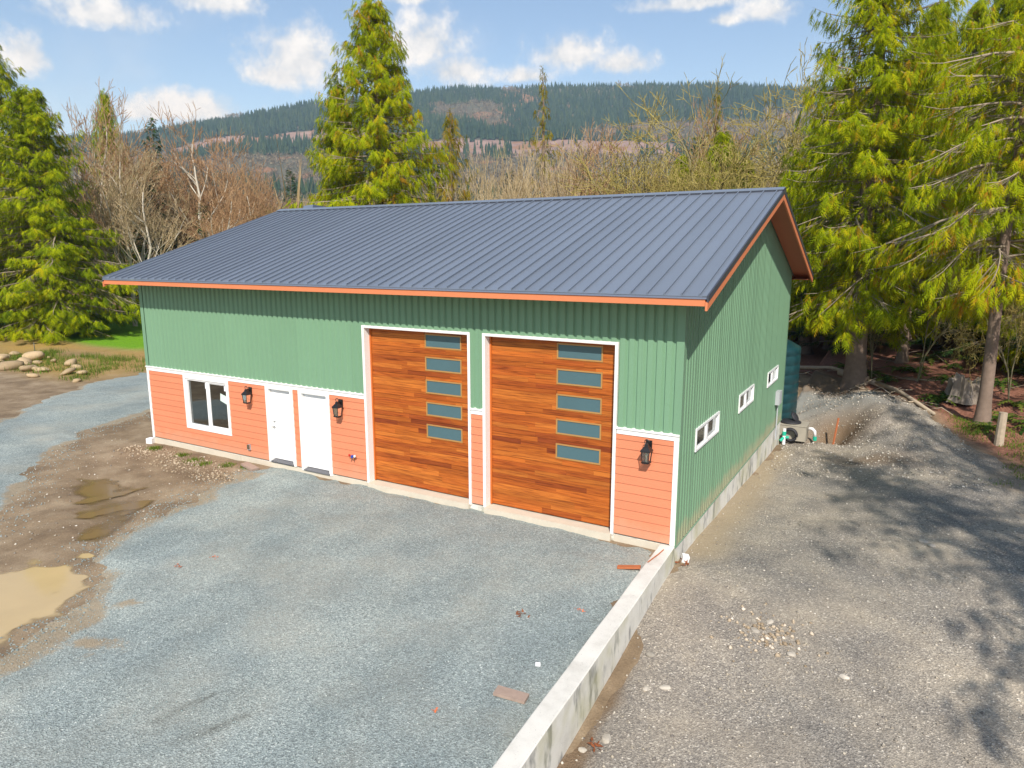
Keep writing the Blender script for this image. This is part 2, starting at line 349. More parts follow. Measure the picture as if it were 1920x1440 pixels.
def m_ground():
    m, nt, b, L = new_mat('soil_and_turf')
    at = N(nt, 'ShaderNodeAttribute', attribute_name='cover'); s = N(nt, 'ShaderNodeSeparateColor'); L(at.outputs['Color'], s.inputs[0])
    n1 = geonoise(nt, L, 1.0, 6, .65); n2 = geonoise(nt, L, 9, 5, .7); n3 = geonoise(nt, L, 30, 4, .7)
    mud = ramp(nt, n1.outputs['Fac'], [(.3, (.15,.105,.065)), (.5, (.24,.175,.11)), (.68, (.33,.255,.17))], L)
    mud = mixc(nt, L, .7, mud, ramp(nt, n3.outputs['Fac'], [(.3, (.7,.7,.7)), (.7, (1.3,1.3,1.3))], L), 'MULTIPLY')
    grass = ramp(nt, n2.outputs['Fac'], [(.3, (.08,.19,.008)), (.55, (.15,.33,.012)), (.75, (.24,.40,.02))], L)
    dry = ramp(nt, n2.outputs['Fac'], [(.3, (.24,.13,.035)), (.5, (.40,.245,.075)), (.7, (.28,.27,.045))], L)
    lit = ramp(nt, n2.outputs['Fac'], [(.25, (.085,.04,.028)), (.5, (.21,.095,.065)), (.75, (.36,.19,.125))], L)
    lit = mixc(nt, L, .7, lit, ramp(nt, n3.outputs['Fac'], [(.3, (.5,.5,.5)), (.7, (1.5,1.4,1.3))], L), 'MULTIPLY')
    c = mixc(nt, L, s.outputs[0], mud, grass); c = mixc(nt, L, s.outputs[1], c, dry); c = mixc(nt, L, s.outputs[2], c, lit)
    L(c, b.inputs['Base Color']); b.inputs['Roughness'].default_value = .85; b.inputs['Specular IOR Level'].default_value = .25
    bump(nt, L, b, n3.outputs['Fac'], .5, .03); return m
M['ground'] = m_ground()
def m_water(name, c, rough=.06, deep=.03):
    m, nt, b, L = new_mat(name); n = geonoise(nt, L, .9, 4); cc = mixc(nt, L, n.outputs['Fac'], tuple(x*.8 for x in c), tuple(x*1.15 for x in c))
    L(cc, b.inputs['Base Color']); b.inputs['Roughness'].default_value = rough; b.inputs['IOR'].default_value = 1.33
    n2 = geonoise(nt, L, 6, 3); bump(nt, L, b, n2.outputs['Fac'], .02, .01)
    at = N(nt, 'ShaderNodeAttribute', attribute_name='tint'); mr = N(nt, 'ShaderNodeMapRange', interpolation_type='SMOOTHSTEP'); L(at.outputs['Fac'], mr.inputs[0]); mr.inputs[1].default_value = 0; mr.inputs[2].default_value = deep
    L(mr.outputs[0], b.inputs['Alpha']); return m
M['silt'] = m_water('silty_water', (.50, .37, .19), .06, .022); M['brownwater'] = m_water('brown_water', (.22, .145, .065), .06, .045)
def m_leaf(name, stops, trans=.3, rough=.55):
    m, nt, b, L = new_mat(name); out = nt.nodes['Material Output']
    at = N(nt, 'ShaderNodeAttribute', attribute_name='tint'); oi = N(nt, 'ShaderNodeObjectInfo')
    ad = N(nt, 'ShaderNodeMath', operation='MULTIPLY_ADD'); L(oi.outputs['Random'], ad.inputs[0]); ad.inputs[1].default_value = .18; 
    sub = N(nt, 'ShaderNodeMath', operation='SUBTRACT'); L(at.outputs['Fac'], sub.inputs[0]); sub.inputs[1].default_value = .06; L(sub.outputs[0], ad.inputs[2])
    c = ramp(nt, ad.outputs[0], stops, L)
    L(c, b.inputs['Base Color']); b.inputs['Roughness'].default_value = rough; b.inputs['Specular IOR Level'].default_value = .06
    tl = N(nt, 'ShaderNodeBsdfTranslucent'); L(c, tl.inputs[0]); mx = N(nt, 'ShaderNodeMixShader', _Fac=trans)
    L(b.outputs[0], mx.inputs[1]); L(tl.outputs[0], mx.inputs[2]); L(mx.outputs[0], out.inputs[0]); return m
M['cedar'] = m_leaf('cedar_sprays', [(0, (.085,.14,.006)), (.35, (.26,.335,.007)), (.7, (.44,.495,.008)), (.93, (.54,.47,.012)), (1, (.46,.25,.02))], .45)
M['cedar_gold'] = m_leaf('golden_cedar_sprays', [(0, (.12,.13,.012)), (.4, (.27,.25,.015)), (.75, (.40,.29,.02)), (1, (.42,.2,.03))], .4)
M['fir'] = m_leaf('fir_needles', [(0, (.018,.042,.014)), (.5, (.04,.085,.022)), (1, (.085,.14,.03))], .2)
M['fern'] = m_leaf('fern_fronds', [(0, (.03,.07,.012)), (.6, (.08,.14,.02)), (1, (.16,.19,.03))], .3)
M['grassblade'] = m_leaf('grass_blades', [(0, (.06,.12,.012)), (.6, (.13,.22,.025)), (1, (.24,.25,.05))], .3)
M['twig_orange'] = m_leaf('orange_twigs', [(0, (.26,.15,.08)), (.5, (.42,.25,.13)), (1, (.52,.34,.19))], .05, .8)
M['twig_tan'] = m_leaf('tan_twigs', [(0, (.30,.22,.12)), (.5, (.46,.355,.20)), (1, (.58,.46,.29))], .05, .8)
M['twig_moss'] = m_leaf('mossy_twigs', [(0, (.22,.175,.055)), (.5, (.37,.30,.09)), (1, (.48,.40,.14))], .05, .8)
M['bark_pale'] = paint('pale_bark', (.50, .45, .36), .9, .3, 5, .2, bumps=.3, bscale=20)
M['bark_moss'] = paint('mossy_bark', (.20, .18, .105), .9, .35, 5, .2, bumps=.3, bscale=20)
M['bark_brown'] = paint('brown_bark', (.21, .155, .12), .95, .35, 6, .2, bumps=.5, bscale=14)
M['limb'] = paint('cedar_limb', (.33, .27, .20), .9, .3, 6, .2)
M['log'] = paint('bleached_log', (.42, .34, .25), .9, .35, 7, .2, bumps=.4, bscale=22)
M['stone'] = paint('field_stone', (.40, .295, .175), .9, .25, 4, .2, bumps=.4, bscale=18, objvar=.2)
M['pebble'] = m_leaf('loose_stones', [(0, (.13,.12,.12)), (.35, (.27,.24,.20)), (.7, (.42,.37,.29)), (1, (.66,.62,.55))], 0, .85)
M['pebble_tan'] = m_leaf('tan_rubble', [(0, (.20,.15,.10)), (.5, (.36,.28,.19)), (.9, (.52,.43,.32)), (1, (.68,.6,.5))], 0, .9)
M['pebble_blue'] = m_leaf('crushed_chips', [(0, (.17,.21,.21)), (.5, (.26,.315,.31)), (.95, (.34,.39,.38)), (1, (.48,.52,.49))], 0, .8)

# ------------------------------------------------------------------ terrain
YARD = [(-11.03,.1),(-11.1,-.6),(-11.15,-1.23),(-10.91,-2.04),(-10.55,-3.41),(-10.35,-4.34),(-9.85,-5.2),(-9.3,-5.9),(-8.55,-6.4),(-7.7,-7.0),(-7.35,-7.8),(-6.9,-8.6),(-6.5,-9.2),(-5.9,-9.8),(-5.4,-10.4),(-5.0,-14),(2.2,-14),(.2,-8),(-.15,-.02),(-.1,.1)]
ROAD = [(-9.5,-9.5),(-13.73,-5.43),(-15.72,-4.0),(-17.05,-2.89),(-18.39,-1.77),(-19.6,-.36),(-20.0,.9),(-20.5,2.77),(-21.5,9),(-23,24),(-30,24),(-28.9,9),(-28.3,5.2),(-26.26,1.9),(-23.8,-.92),(-21,-4),(-17,-9.5)]
PUD_B = [(-14.9,-3.1),(-14.2,-2.75),(-13.0,-3.0),(-11.55,-3.35),(-10.86,-3.8),(-10.5,-4.42),(-9.95,-5.21),(-9.6,-5.7),(-9.95,-5.95),(-10.6,-5.5),(-11.5,-5.1),(-12.2,-4.6),(-13.23,-4.1),(-14.3,-3.5)]
PUD_T = [(-10.6,-7.1),(-10.19,-6.4),(-9.76,-6.15),(-8.99,-6.25),(-8.2,-6.7),(-7.75,-7.14),(-8.0,-7.6),(-8.23,-8.0),(-9.5,-8.6)]
PUD_W = [(.12,-2.9),(.33,-3.2),(.42,-3.8),(.48,-4.6),(.52,-5.4),(.72,-6.5),(.8,-8),(.2,-8),(.15,-5)]
xwall = lambda y: -.15 + .043*np.maximum(-y, 0)
VX, VY = -0.4986, 0.8668                       # direction the hillside lies in
def hill_h(x, y):
    s = (x-3.56)*VX+(y+12.5)*VY; t = (x-3.56)*VY-(y+12.5)*VX
    az = np.degrees(np.arctan2(x-3.56, y+12.5))
    sil = np.interp(az, [-110,-75,-65,-56.9,-51.4,-44,-36.8,-34,-29.2,-26.5,-20,-12.6,4.9,40,80], [.05,.10,.1255,.146,.170,.199,.2145,.220,.2205,.2235,.224,.216,.178,.12,.05])
    r = np.hypot(x-3.56, y+12.5); rr = np.minimum(r, 1500.)
    h = sil*1480*(rr/1500.)**2
    h = h - np.minimum(np.maximum(r-1500, 0)*.1, 60)
    h = h + sstep(r, 250, 700)*(fbm(x, y, 260, 4)*22*np.minimum(r/1000, 1)) * (1-sstep(r, 1300, 1520)*.75)
    return h*sstep(r, 90, 260) + 5.3*sstep(r, 400, 1400)
def zbase(x, y):
    n = fbm(x, y, 2.2, 4)
    yard = -.17 + .022*n + (.024*fbm(x, y, .9, 4)+.014*fbm(x, y, .3, 3))*sstep(-x, 4, 7) - .05*sstep(-x, 11, 18)
    yard = yard + .15*sstep(-x, 27, 34)*sstep(y, -4, 4) + .25*sstep(-x, 34, 60) + .12*fbm(x, y, 5, 4)*sstep(-x, 26, 32)
    lot = -.43 + .05*np.minimum(y, 0) - (.042-.02*sstep(x, .5, 4))*np.clip(y, 0, 11) + .07*np.clip(x-2.2, 0, 6)*sstep(y, -4, 6) + .035*n
    back = np.where(y > 9, .085*(y-9), 0); back = np.minimum(back, 1.1)+np.maximum(y-22, 0)*.05
    lot = lot + back*sstep(y, 9, 14) - .42*np.exp(-((x-.35)/.8)**2-((y-12.9)/1.1)**2)
    lot = lot + .55*np.exp(-((x-2.5-.12*(15-y))/1.6)**2-((y-15.2)/1.9)**2) + .35*np.exp(-((x-3.9)/1.3)**2-((y-12.6)/2.0)**2)
    lot = lot - .75*np.exp(-((x-1.75)/.75)**2-((y-13.4)/1.0)**2)
    lot = lot + .30*fbm(x, y, 1.2, 5)*sstep(y, 11, 13)*sstep(8-x, 0, 2)*sstep(22-y, 0, 3)
    w = sstep(x-xwall(y), -.06, .06)
    z = yard*(1-w)+lot*w
    for P, dep in ((PUD_B, .075), (PUD_T, .08), (PUD_W, .05)):
        sd = polysd(x, y, P); z = z - dep*sstep(sd, -.35, .35)
    nearp = np.maximum(np.exp(-(polysd(x, y, PUD_T)/.7)**2), np.exp(-(polysd(x, y, PUD_B)/.6)**2)); z = z + nearp*(.05*fbm(x, y, .9, 4)+.02*fbm(x, y, .25, 3))
    # ruts in the mud
    rut = np.exp(-((x+13.0-.25*(y+4))/.14)**2)+np.exp(-((x+11.9-.25*(y+4))/.14)**2)
    z = z - .045*rut*sstep(y, -6.5, -5.5)*(1-sstep(y, -2.6, -1.8))
    r = np.hypot(x, y)
    z = z*(1-sstep(r, 60, 140)) + 0
    return z + hill_h(x, y)*sstep(r, 110, 200)
def axis_pts(lo, hi, dense_lo, dense_hi, step, grow=1.12, smax=400):
    a = list(np.arange(dense_lo, dense_hi+1e-6, step)); s = step; p = dense_hi
    while p < hi: s = min(s*grow, smax); p += s; a.append(p)
    s = step; p = dense_lo
    while p > lo: s = min(s*grow, smax); p -= s; a.insert(0, p)
    return np.array(a)
def grid_faces(nx, ny):
    i = np.arange(nx-1)[:, None]; j = np.arange(ny-1)[None, :]
    a = (i*ny+j); return np.stack([a, a+ny, a+ny+1, a+1], -1).reshape(-1, 4)
def sheet(name, xs, ys, zf, mat, keep=None, colf=None, **kw):
    X, Y = np.meshgrid(xs, ys, indexing='ij'); Z = zf(X, Y)
    v = np.stack([X, Y, Z], -1).reshape(-1, 3); f = grid_faces(len(xs), len(ys)); c = None
    if colf is not None: c = colf(X, Y).reshape(-1, 4)
    if keep is not None:
        k = keep(X, Y).ravel(); fk = k[f].any(1); f = f[fk]; u = np.unique(f); mp = np.zeros(len(v), int); mp[u] = np.arange(len(u)); v = v[u]; f = mp[f]
        if c is not None: c = c[u]
    return link(name, npmesh(name, v, f, mat, True, colr=c), **kw)
def cover(x, y):
    n = fbm(x, y, 3, 4)
    lawn = sstep(-x, 33, 37)*sstep(y, 10.5, 12.5)*(1-sstep(y, 25, 28))
    dry = sstep(-x, 26, 32)*sstep(y, 3, 6)*(1-lawn)*np.clip(.75+.6*n, 0, 1)
    far = sstep(np.hypot(x, y), 40, 60)
    litter = sstep(x-(5.4-.62*(y-12.5)) + .7*n, -.2, .9)*sstep(y, 9.5, 12)*sstep(x, -3, -1) + sstep(x, 7.5, 8.6)
    litter = np.clip(np.maximum(litter, far*.75*sstep(y, 20, 40)), 0, 1)
    gr = np.clip(lawn + .6*far*(1-litter), 0, 1)
    return np.stack([gr, np.clip(dry, 0, 1), litter, np.ones_like(x)], -1)
gx = axis_pts(-2300, 1700, -18, 9, .14, 1.07); gy = axis_pts(-500, 2300, -10, 22, .14, 1.07)
hole = lambda X, Y: ~((X > -15.9) & (X < -.5) & (Y > .6) & (Y < 11.7))
sheet('ground', gx, gy, lambda x, y: zbase(x, y), M['ground'], keep=hole, colf=cover, kind='structure', label='bare brown soil, turf and leaf litter around the workshop')

# blue crushed gravel yard and lane: real layers that thin out into the mud
def layer(poly, t0, amp, wob):
    def f(x, y):
        sd = polysd(x, y, poly) + wob*fbm(x, y, 1.1, 4) + .5*wob*fbm(x, y, .35, 3)
        return zbase(x, y) + np.clip(sd*.11, -.08, t0) + amp*fbm(x, y, .8, 4)*sstep(sd, 0, 1) 
    return f
yz0 = layer(YARD, .05, .018, .55)
def yard_z(x, y):
    z = yz0(x, y); w = sstep(x-xwall(y), -.04, .02)
    berm = .05*np.exp(-((y+.75)/.35)**2)*sstep(-x, 8.2, 9.5) + .03*np.exp(-((y+1.1)/.25)**2)*fbm(x, y, .7, 3)
    return (z+berm)*(1-w) + w*(-.9)
def segd(x, y, a, b):
    ex, ey = b[0]-a[0], b[1]-a[1]; t = np.clip(((x-a[0])*ex+(y-a[1])*ey)/(ex*ex+ey*ey), 0, 1); return np.hypot(x-a[0]-t*ex, y-a[1]-t*ey)
def yard_cover(x, y):
    sd = polysd(x, y, YARD); e = np.where(y > -.6, 9., sd); edge = .85*(1-sstep(e+.55*fbm(x, y, .9, 4), -.1, .65))
    edge = np.where((x > -3) | (y > -.25), 0, edge)
    for cx, cy, r_ in ((-6.35,-7.55,.45), (-7.0,-6.6,.3)): edge = np.maximum(edge, .8*np.exp(-((x-cx+.35*fbm(x, y, .5, 3))**2+(y-cy+.35*fbm(x+9, y, .5, 3))**2*1.6)/r_**2)*np.clip(.7+.9*fbm(x, y, .3, 3), 0, 1))
    st = np.maximum(.75*np.exp(-(segd(x, y, (-4.04,-8.08), (-3.89,-7.37))/.06)**2), .7*np.exp(-(segd(x, y, (-3.46,-8.19), (-3.17,-7.47))/.08)**2))*np.clip(.6+fbm(x, y, .25, 3), 0, 1)
    return np.stack([np.clip(edge, 0, 1), np.clip(st, 0, 1), 0*x, np.ones_like(x)], -1)
def lane_cover(x, y):
    edge = 1-sstep(polysd(x, y, ROAD)+.5*fbm(x, y, .9, 4), -.2, .4); return np.stack([edge, 0*x, 0*x, np.ones_like(x)], -1)
sheet('gravel_yard', np.arange(-12.4, .75, .085), np.arange(-13.5, .06, .085), yard_z, M['gravel_blue'], keep=lambda X, Y: (polysd(X, Y, YARD) > -.9) & (X < xwall(Y)+.03), colf=yard_cover, kind='structure', label='crushed blue-grey gravel yard in front of the garage doors')
sheet('gravel_lane', np.arange(-31, -8.5, .13), np.arange(-9.5, 24, .13), layer(ROAD, .06, .03, .5), M['gravel_blue'], keep=lambda X, Y: polysd(X, Y, ROAD) > -.9, colf=lane_cover, kind='structure', label='crushed blue-grey gravel lane curving past the far corner of the workshop')
# brown gravel lot to the right of the retaining wall
LOT = [(.0,-14),(9,-14),(8.4,0),(7.6,6),(6.4,10.3),(4.9,13.4),(3.3,16.6),(1.6,20.2),(-.8,22.4),(-3,24),(-5,20),(-5,12.4),(-.05,12.4),(-.05,-1)]
def lot_z(x, y):
    sd = polysd(x, y, LOT) + .5*fbm(x, y, 1.4, 4)
    w = sstep(x-xwall(y), -.1, .03)
    wet = sstep(polysd(x, y, PUD_W), -.45, .2)
    return (zbase(x, y) + np.clip(sd*.1, -.1, .035) + .012*fbm(x, y, .6, 4) - .03*wet)*w + (1-w)*(-1.2)
def lot_cover(x, y):
    n = fbm(x, y, 1.2, 4); n2 = fbm(x, y, .6, 4)
    sand = np.clip((1-sstep(x, .25, 1.0+.4*n))*sstep(y, .1, 1)*(1-sstep(y, 10.5, 12)), 0, 1)*.75
    grey = sstep(y, 13.5, 15)*(1-sstep(x, 2.2+n, 3.2+n))*(1-sstep(y, 17.2+n, 18.4+n))
    dirt = np.exp(-((x-1.75)/.95)**2-((y-13.4)/1.1)**2)*1.3 + sstep(y+.62*x, 17.2+.8*n2, 18.4+.8*n2)*(1-grey)*.9 + sstep(x+.25*y, 8.0+n, 9.0+n)*.5*sstep(y, 2, 5) + 1.0*sstep(polysd(x, y, PUD_W)+.18*n2, -.12, .12) + np.exp(-((x-3.0)/1.2)**2-((y-10.2+.5*n)/.5)**2)*.8
    return np.stack([sand, np.clip(grey, 0, 1), np.clip(dirt, 0, 1), np.ones_like(x)], -1)
sheet('gravel_lot', np.arange(-5.2, 9.2, .1), np.arange(-13, 24.4, .1), lot_z, M['gravel_brown'], keep=lambda X, Y: (polysd(X, Y, LOT) > -.8) & (X > xwall(Y)-.04-3*(Y > 12.4)), colf=lot_cover, kind='structure', label='grey-brown pit-run gravel lot beside the green gable wall')
def water(name, poly, z, mat, label):
    P = np.array(poly); lo = P.min(0)-.6; hi = P.max(0)+.6; xs_ = np.arange(lo[0], hi[0], .06); ys_ = np.arange(lo[1], hi[1], .06)
    X, Y = np.meshgrid(xs_, ys_, indexing='ij'); D = z-np.maximum(zbase(X, Y), np.where(polysd(X, Y, YARD) > -.9, yard_z(X, Y), -9))
    D = np.where(polysd(X, Y, P) > -.6, D, -1); f = grid_faces(len(xs_), len(ys_)); k = (D.ravel() > -.004)[f].any(1); f = f[k]; u = np.unique(f); mp = np.zeros(X.size, int); mp[u] = np.arange(len(u))
    v = np.stack([X, Y, np.full_like(X, z)], -1).reshape(-1, 3)[u]
    link(name, npmesh(name, v, mp[f], mat, True, tint=D.ravel()[u]), kind='structure', label=label)
water('puddle', PUD_B, -.228, M['brownwater'], 'brown muddy puddle between tyre ruts')
water('puddle', PUD_T, -.210, M['silt'], 'tan silty puddle at the edge of the gravel yard')

# distant hillside
hx = np.linspace(-2200, 1400, 260); hy = np.linspace(100, 2200, 190)
def m_hill():
    m, nt, b, L = new_mat('hillside_soil'); n = geonoise(nt, L, .05, 7, .7)
    c = ramp(nt, n.outputs['Fac'], [(.3, (.17,.10,.08)), (.5, (.25,.16,.13)), (.7, (.33,.23,.18))], L)
    at = N(nt, 'ShaderNodeAttribute', attribute_name='cover'); s_ = N(nt, 'ShaderNodeSeparateColor'); L(at.outputs['Color'], s_.inputs[0])
    c = mixc(nt, L, s_.outputs[0], ramp(nt, n.outputs['Fac'], [(.3, (.05,.06,.03)), (.7, (.12,.10,.065))], L), c); L(c, b.inputs['Base Color']); b.inputs['Roughness'].default_value = 1; return m

# ------------------------------------------------------------------ workshop
LW, DW = 16.40, 12.18; OVX, EY, EZ, RY, RZ = .59, -.73, 4.835, 6.09, 7.085
SL = (RZ-EZ)/(RY-EY)
zroof = lambda y: EZ+SL*((y if y <= RY else 2*RY-y)-EY)
shop = empty('workshop', (0,0,0), label='green metal workshop with coral lower siding and blue-grey standing seam roof', cat='workshop')
fd = MB()
fd.box(-LW+.005, -.005, .006, .2, -1.1, -.035); fd.box(-LW+.005, -.005, DW-.2, DW-.005, -1.1, -.035)
fd.box(-.2, -.006, .2, DW-.2, -1.1, -.035); fd.box(-LW+.006, -LW+.2, .2, DW-.2, -1.1, -.035); fd.box(-LW+.2, -.2, .2, DW-.2, -.2, -.04)
fd.build('foundation', M['concrete'], shop)
for a, b in ((-7.74, -4.67), (-4.35, -1.26)):
    MB().box(a+.045, b-.045, -.075, .28, -.4, -.022).build('door_sill', M['slab'], shop)
MB().box(-12.4, -7.76, -.012, .004, -.5, -.045).build('foundation_face', M['slab'], shop)
MB().box(-1.24, -.02, -.012, .004, -.5, -.045).build('foundation_face', M['slab'], shop)
MB().box(-LW+.01, -12.42, -.010, .004, -.5, -.045).build('foundation_face', M['slab'], shop)

WIN = (-14.59, -12.80, .58, 1.98); D1 = (-11.14, -10.29, .03, 2.03); D2 = (-9.91, -9.00, -.02, 2.03)
G1 = (-7.69, -4.72, -.02, 3.825); G2 = (-4.30, -1.31, -.02, 3.825)
def strips(lo, hi, openings):
    br = sorted({lo, hi, *[v for o in openings for v in o[:2]]}); out = []
    for a, b in zip(br, br[1:]):
        o = [q for q in openings if q[0] <= a+1e-6 and q[1] >= b-1e-6]; out.append((a, b, o[0] if o else None))
    return out
sh = MB()
for a, b, o in strips(-LW+.02, -.02, [WIN, D1, D2, G1, G2]):
    if o is None: sh.box(a, b, .035, .10, -.03, 4.95)
    else:
        if o[2] > .1: sh.box(a, b, .035, .10, -.03, o[2])
        sh.box(a, b, .035, .10, o[3], 4.95)
GW = [(1.05, 2.95, 1.60, 2.08), (5.02, 6.80, 1.60, 2.07), (8.88, 10.63, 1.60, 2.06)]
def gprism(mb, a, b, z0, x0, x1, zt=None):
    za = zt or zroof(a)-.14; zb = zt or zroof(b)-.14
    mb.add([(x0,a,z0),(x1,a,z0),(x1,b,z0),(x0,b,z0),(x0,a,za),(x1,a,za),(x1,b,zb),(x0,b,zb)], [(0,3,2,1),(4,5,6,7),(0,1,5,4),(1,2,6,5),(2,3,7,6),(3,0,4,7)])
for a, b, o in strips(.1, DW-.02, GW+[(RY, RY+.001, -.03, -.03)]):
    if b-a < .01: continue
    if o is None: gprism(sh, a, b, -.03, -.10, -.035)
    else: gprism(sh, a, b, -.03, -.10, -.035, o[2]); gprism(sh, a, b, o[3], -.10, -.035)
for a, b in ((.1, RY), (RY, DW-.02)): gprism(sh, a, b, -.03, -LW+.035, -LW+.1)
sh.box(-LW+.1, -.1, DW-.1, DW-.035, -.03, 4.95)
M['sheathing'] = paint('sheathing_board', (.30, .24, .17), .8, .1)
sh.build('wall_sheathing', M['sheathing'], shop)

PITCH = .183
def rib_profile(a, b):
    pts = []; k0 = math.floor(a/PITCH)-1
    nodes = []
    for k in range(k0, math.ceil(b/PITCH)+2):
        o = k*PITCH; nodes += [(o, 0), (o+.040, 0), (o+.054, .040), (o+.150, .040)]
    nodes = sorted(nodes)
    f = lambda s: float(np.interp(s, [n[0] for n in nodes], [n[1] for n in nodes]))
    ss = [a]+[n[0] for n in nodes if a+1e-4 < n[0] < b-1e-4]+[b]
    return [(s, f(s)) for s in ss]
def ribbed(name, a, b, z0, ztop, place):
    """one roll-formed sheet between stations a and b; place(station, depth, z) -> point"""
    pr = rib_profile(a, b); v = []; f = []
    for s, d in pr: v += [place(s, d, z0), place(s, d, ztop(s))]
    n = len(pr)
    for i in range(n-1): f.append((2*i, 2*i+2, 2*i+3, 2*i+1))
    return MB().add(v, f).build(name, M['green'], shop)
fr = lambda s, d, z: (s, .022-d, z)
gb = lambda s, d, z: (-.022+d, s, z)
lf = lambda s, d, z: (-LW+.022-d, s, z)
rr = lambda s, d, z: (s, DW-.022+d, z)
brk = [-LW+.06+k*5*PITCH for k in range(0, 18)]+[-.05]
G1o, G2o = (-7.745, -4.665, 2.2, 3.872), (-4.355, -1.255, 2.2, 3.872)
allb = sorted({*brk, G1o[0], G1o[1], G2o[0], G2o[1]})
for a, b in zip(allb, allb[1:]):
    if b-a < .004: continue
    m_ = (a+b)/2; z0 = 3.872 if (G1o[0] < m_ < G1o[1] or G2o[0] < m_ < G2o[1]) else 2.195
    ribbed('wall_panel', a, b-.0015, z0, lambda s: 4.98, fr)
gbr = [.05+k*5*PITCH for k in range(14) if .05+k*5*PITCH < DW-.1]+[DW-.05]
gb2 = sorted({*gbr, RY, *[v for o in GW for v in o[:2]]})
for a, b in zip(gb2, gb2[1:]):
    if b-a < .004: continue
    m_ = (a+b)/2; o = [q for q in GW if q[0] < m_ < q[1]]; top = lambda s: zroof(s)-.12
    if o:
        ribbed('wall_panel', a, b-.001, -.035, lambda s: o[0][2], gb); ribbed('wall_panel', a, b-.001, o[0][3], top, gb)
    else: ribbed('wall_panel', a, b-.001, -.035, top, gb)
for a, b in zip(gbr, gbr[1:]):
    ribbed('wall_panel', a, b-.001, -.035, lambda s: zroof(s)-.12, lf)
for a, b in zip(brk, brk[1:]): ribbed('wall_panel', a, b-.001, -.035, lambda s: 4.98, rr)
# green corner trims
def corner(name, prof, z0, z1, mat): MB().extrude(prof, 'z', z0, z1).build(name, mat, shop)
corner('corner_trim', [(-.125,-.019),(.019,-.019),(.019,.10),(.0135,.10),(.0135,-.0135),(-.125,-.0135)], 2.205, 4.95, M['green_trim'])
corner('corner_trim', [(.001,-.012),(.015,-.012),(.015,.10),(.010,.10),(.010,-.007),(.001,-.007)], -.06, 2.2, M['green_trim'])
corner('corner_trim', [(-LW+.125,-.019),(-LW-.019,-.019),(-LW-.019,.10),(-LW-.0135,.10),(-LW-.0135,-.0135),(-LW+.125,-.0135)], 2.205, 4.95, M['green_trim'])
corner('corner_trim', [(.019,DW+.019),(.019,DW-.10),(.0135,DW-.10),(.0135,DW+.0135),(-.1,DW+.0135),(-.1,DW+.019)], -.06, 4.95, M['green_trim'])
MB().extrude([(.014,-.05),(.03,-.055),(.03,-.05),(.019,-.036)], 'y', .02, DW+.03).build('base_flashing', M['green_trim'], shop)

# lap siding
REV = .178
def lap(a, b, z0, z1):
    if b-a < .02: return
    h = z1-z0
    MB().extrude([(.033,z0+.006),(-.016,z0+.005),(-.015,z0+.009),(-.016+.016*h/REV,z1),(.033,z1)], 'x', a, b).build('siding_plank', M['coral'], shop)
SEG = [(-16.31,-14.68),(-12.71,-11.23),(-10.20,-10.0),(-8.91,-7.745),(-4.665,-4.355),(-1.255,-.098)]
z = 0.0; i = 0
while z < 2.065:
    zt = min(z+REV, 2.068)
    segs = SEG if zt > .60 else [(-16.31,-11.23)]+SEG[2:]
    for a, b in segs: lap(a+.002, b-.002, z, zt)
    z += REV
# white trim
def white(name, x0, x1, z0, z1, y0=-.022, y1=.03, mat='white', parent=None): return MB().box(x0, x1, y0, y1, z0, z1).build(name, M[mat], parent or shop)
for a, b in ((-LW-.02,-7.745), (-4.665,-4.355), (-1.255,.006)):
    white('band_board', a+.01, b-.004, 2.07, 2.165)
    MB().extrude([(.03,2.166),(-.042,2.166),(-.046,2.196),(.03,2.212)], 'x', a, b).build('drip_cap', M['white'], shop)
white('corner_board', -.096, .0, -.02, 2.068); white('corner_board', -LW-.005, -LW+.088, -.02, 2.068)
MB().box(-LW-.005, -LW+.03, .031, .12, -.02, 2.068).build('corner_board', M['white'], shop)

# front slider window
w = empty('window'); w.parent = shop
x0, x1, z0, z1 = WIN
for n_, q in (('casing', (x0-.09, x1+.09, z1, z1+.088)), ('casing', (x0-.09, x1+.09, z0-.09, z0)), ('casing', (x0-.09, x0, z0+.001, z1-.001)), ('casing', (x1, x1+.09, z0+.001, z1-.001))):
    MB().box(q[0], q[1], -.026, .034, q[2], q[3]).build(n_, M['white'], w)
f = MB(); t = .05
for q in ((x0, x1, z1-t, z1), (x0, x1, z0, z0+t), (x0, x0+t, z0+t, z1-t), (x1-t, x1, z0+t, z1-t)): f.box(q[0]+.001, q[1]-.001, .004, .09, q[2]+.001, q[3]-.001)
xm = (x0+x1)/2+.02; f.box(xm-.045, xm+.045, .012, .08, z0+t, z1-t)
f.build('frame', M['vinyl'], w)
s = MB(); t2 = .035
for q in ((xm+.046, x1-t, z1-t-t2, z1-t), (xm+.046, x1-t, z0+t, z0+t+t2), (x1-t-t2, x1-t, z0+t+t2, z1-t-t2), (xm+.046, xm+.046+t2, z0+t+t2, z1-t-t2)): s.box(q[0], q[1], .03, .07, q[2], q[3])
s.build('sash', M['vinyl'], w)
MB().box(x0+t, xm-.045, .058, .064, z0+t, z1-t).build('pane', M['glass'], w)
MB().box(xm+.046+t2, x1-t-t2, .046, .052, z0+t+t2, z1-t-t2).build('pane', M['glass'], w)
MB().box(xm-.13, xm-.05, .052, .056, z1-.25, z1-.08).build('sticker', M['paperwhite'], w)
MB().box(x1-.17, x1-.095, .040, .044, z1-.24, z1-.10).build('sticker', M['paperwhite'], w)
MB().add([(x1-.37,.042,1.45),(x1-.10,.042,1.36),(x1-.10,.042,1.60),(x1-.35,.042,1.66)], [(0,1,2,3)]).build('sticker', M['sticker'], w)

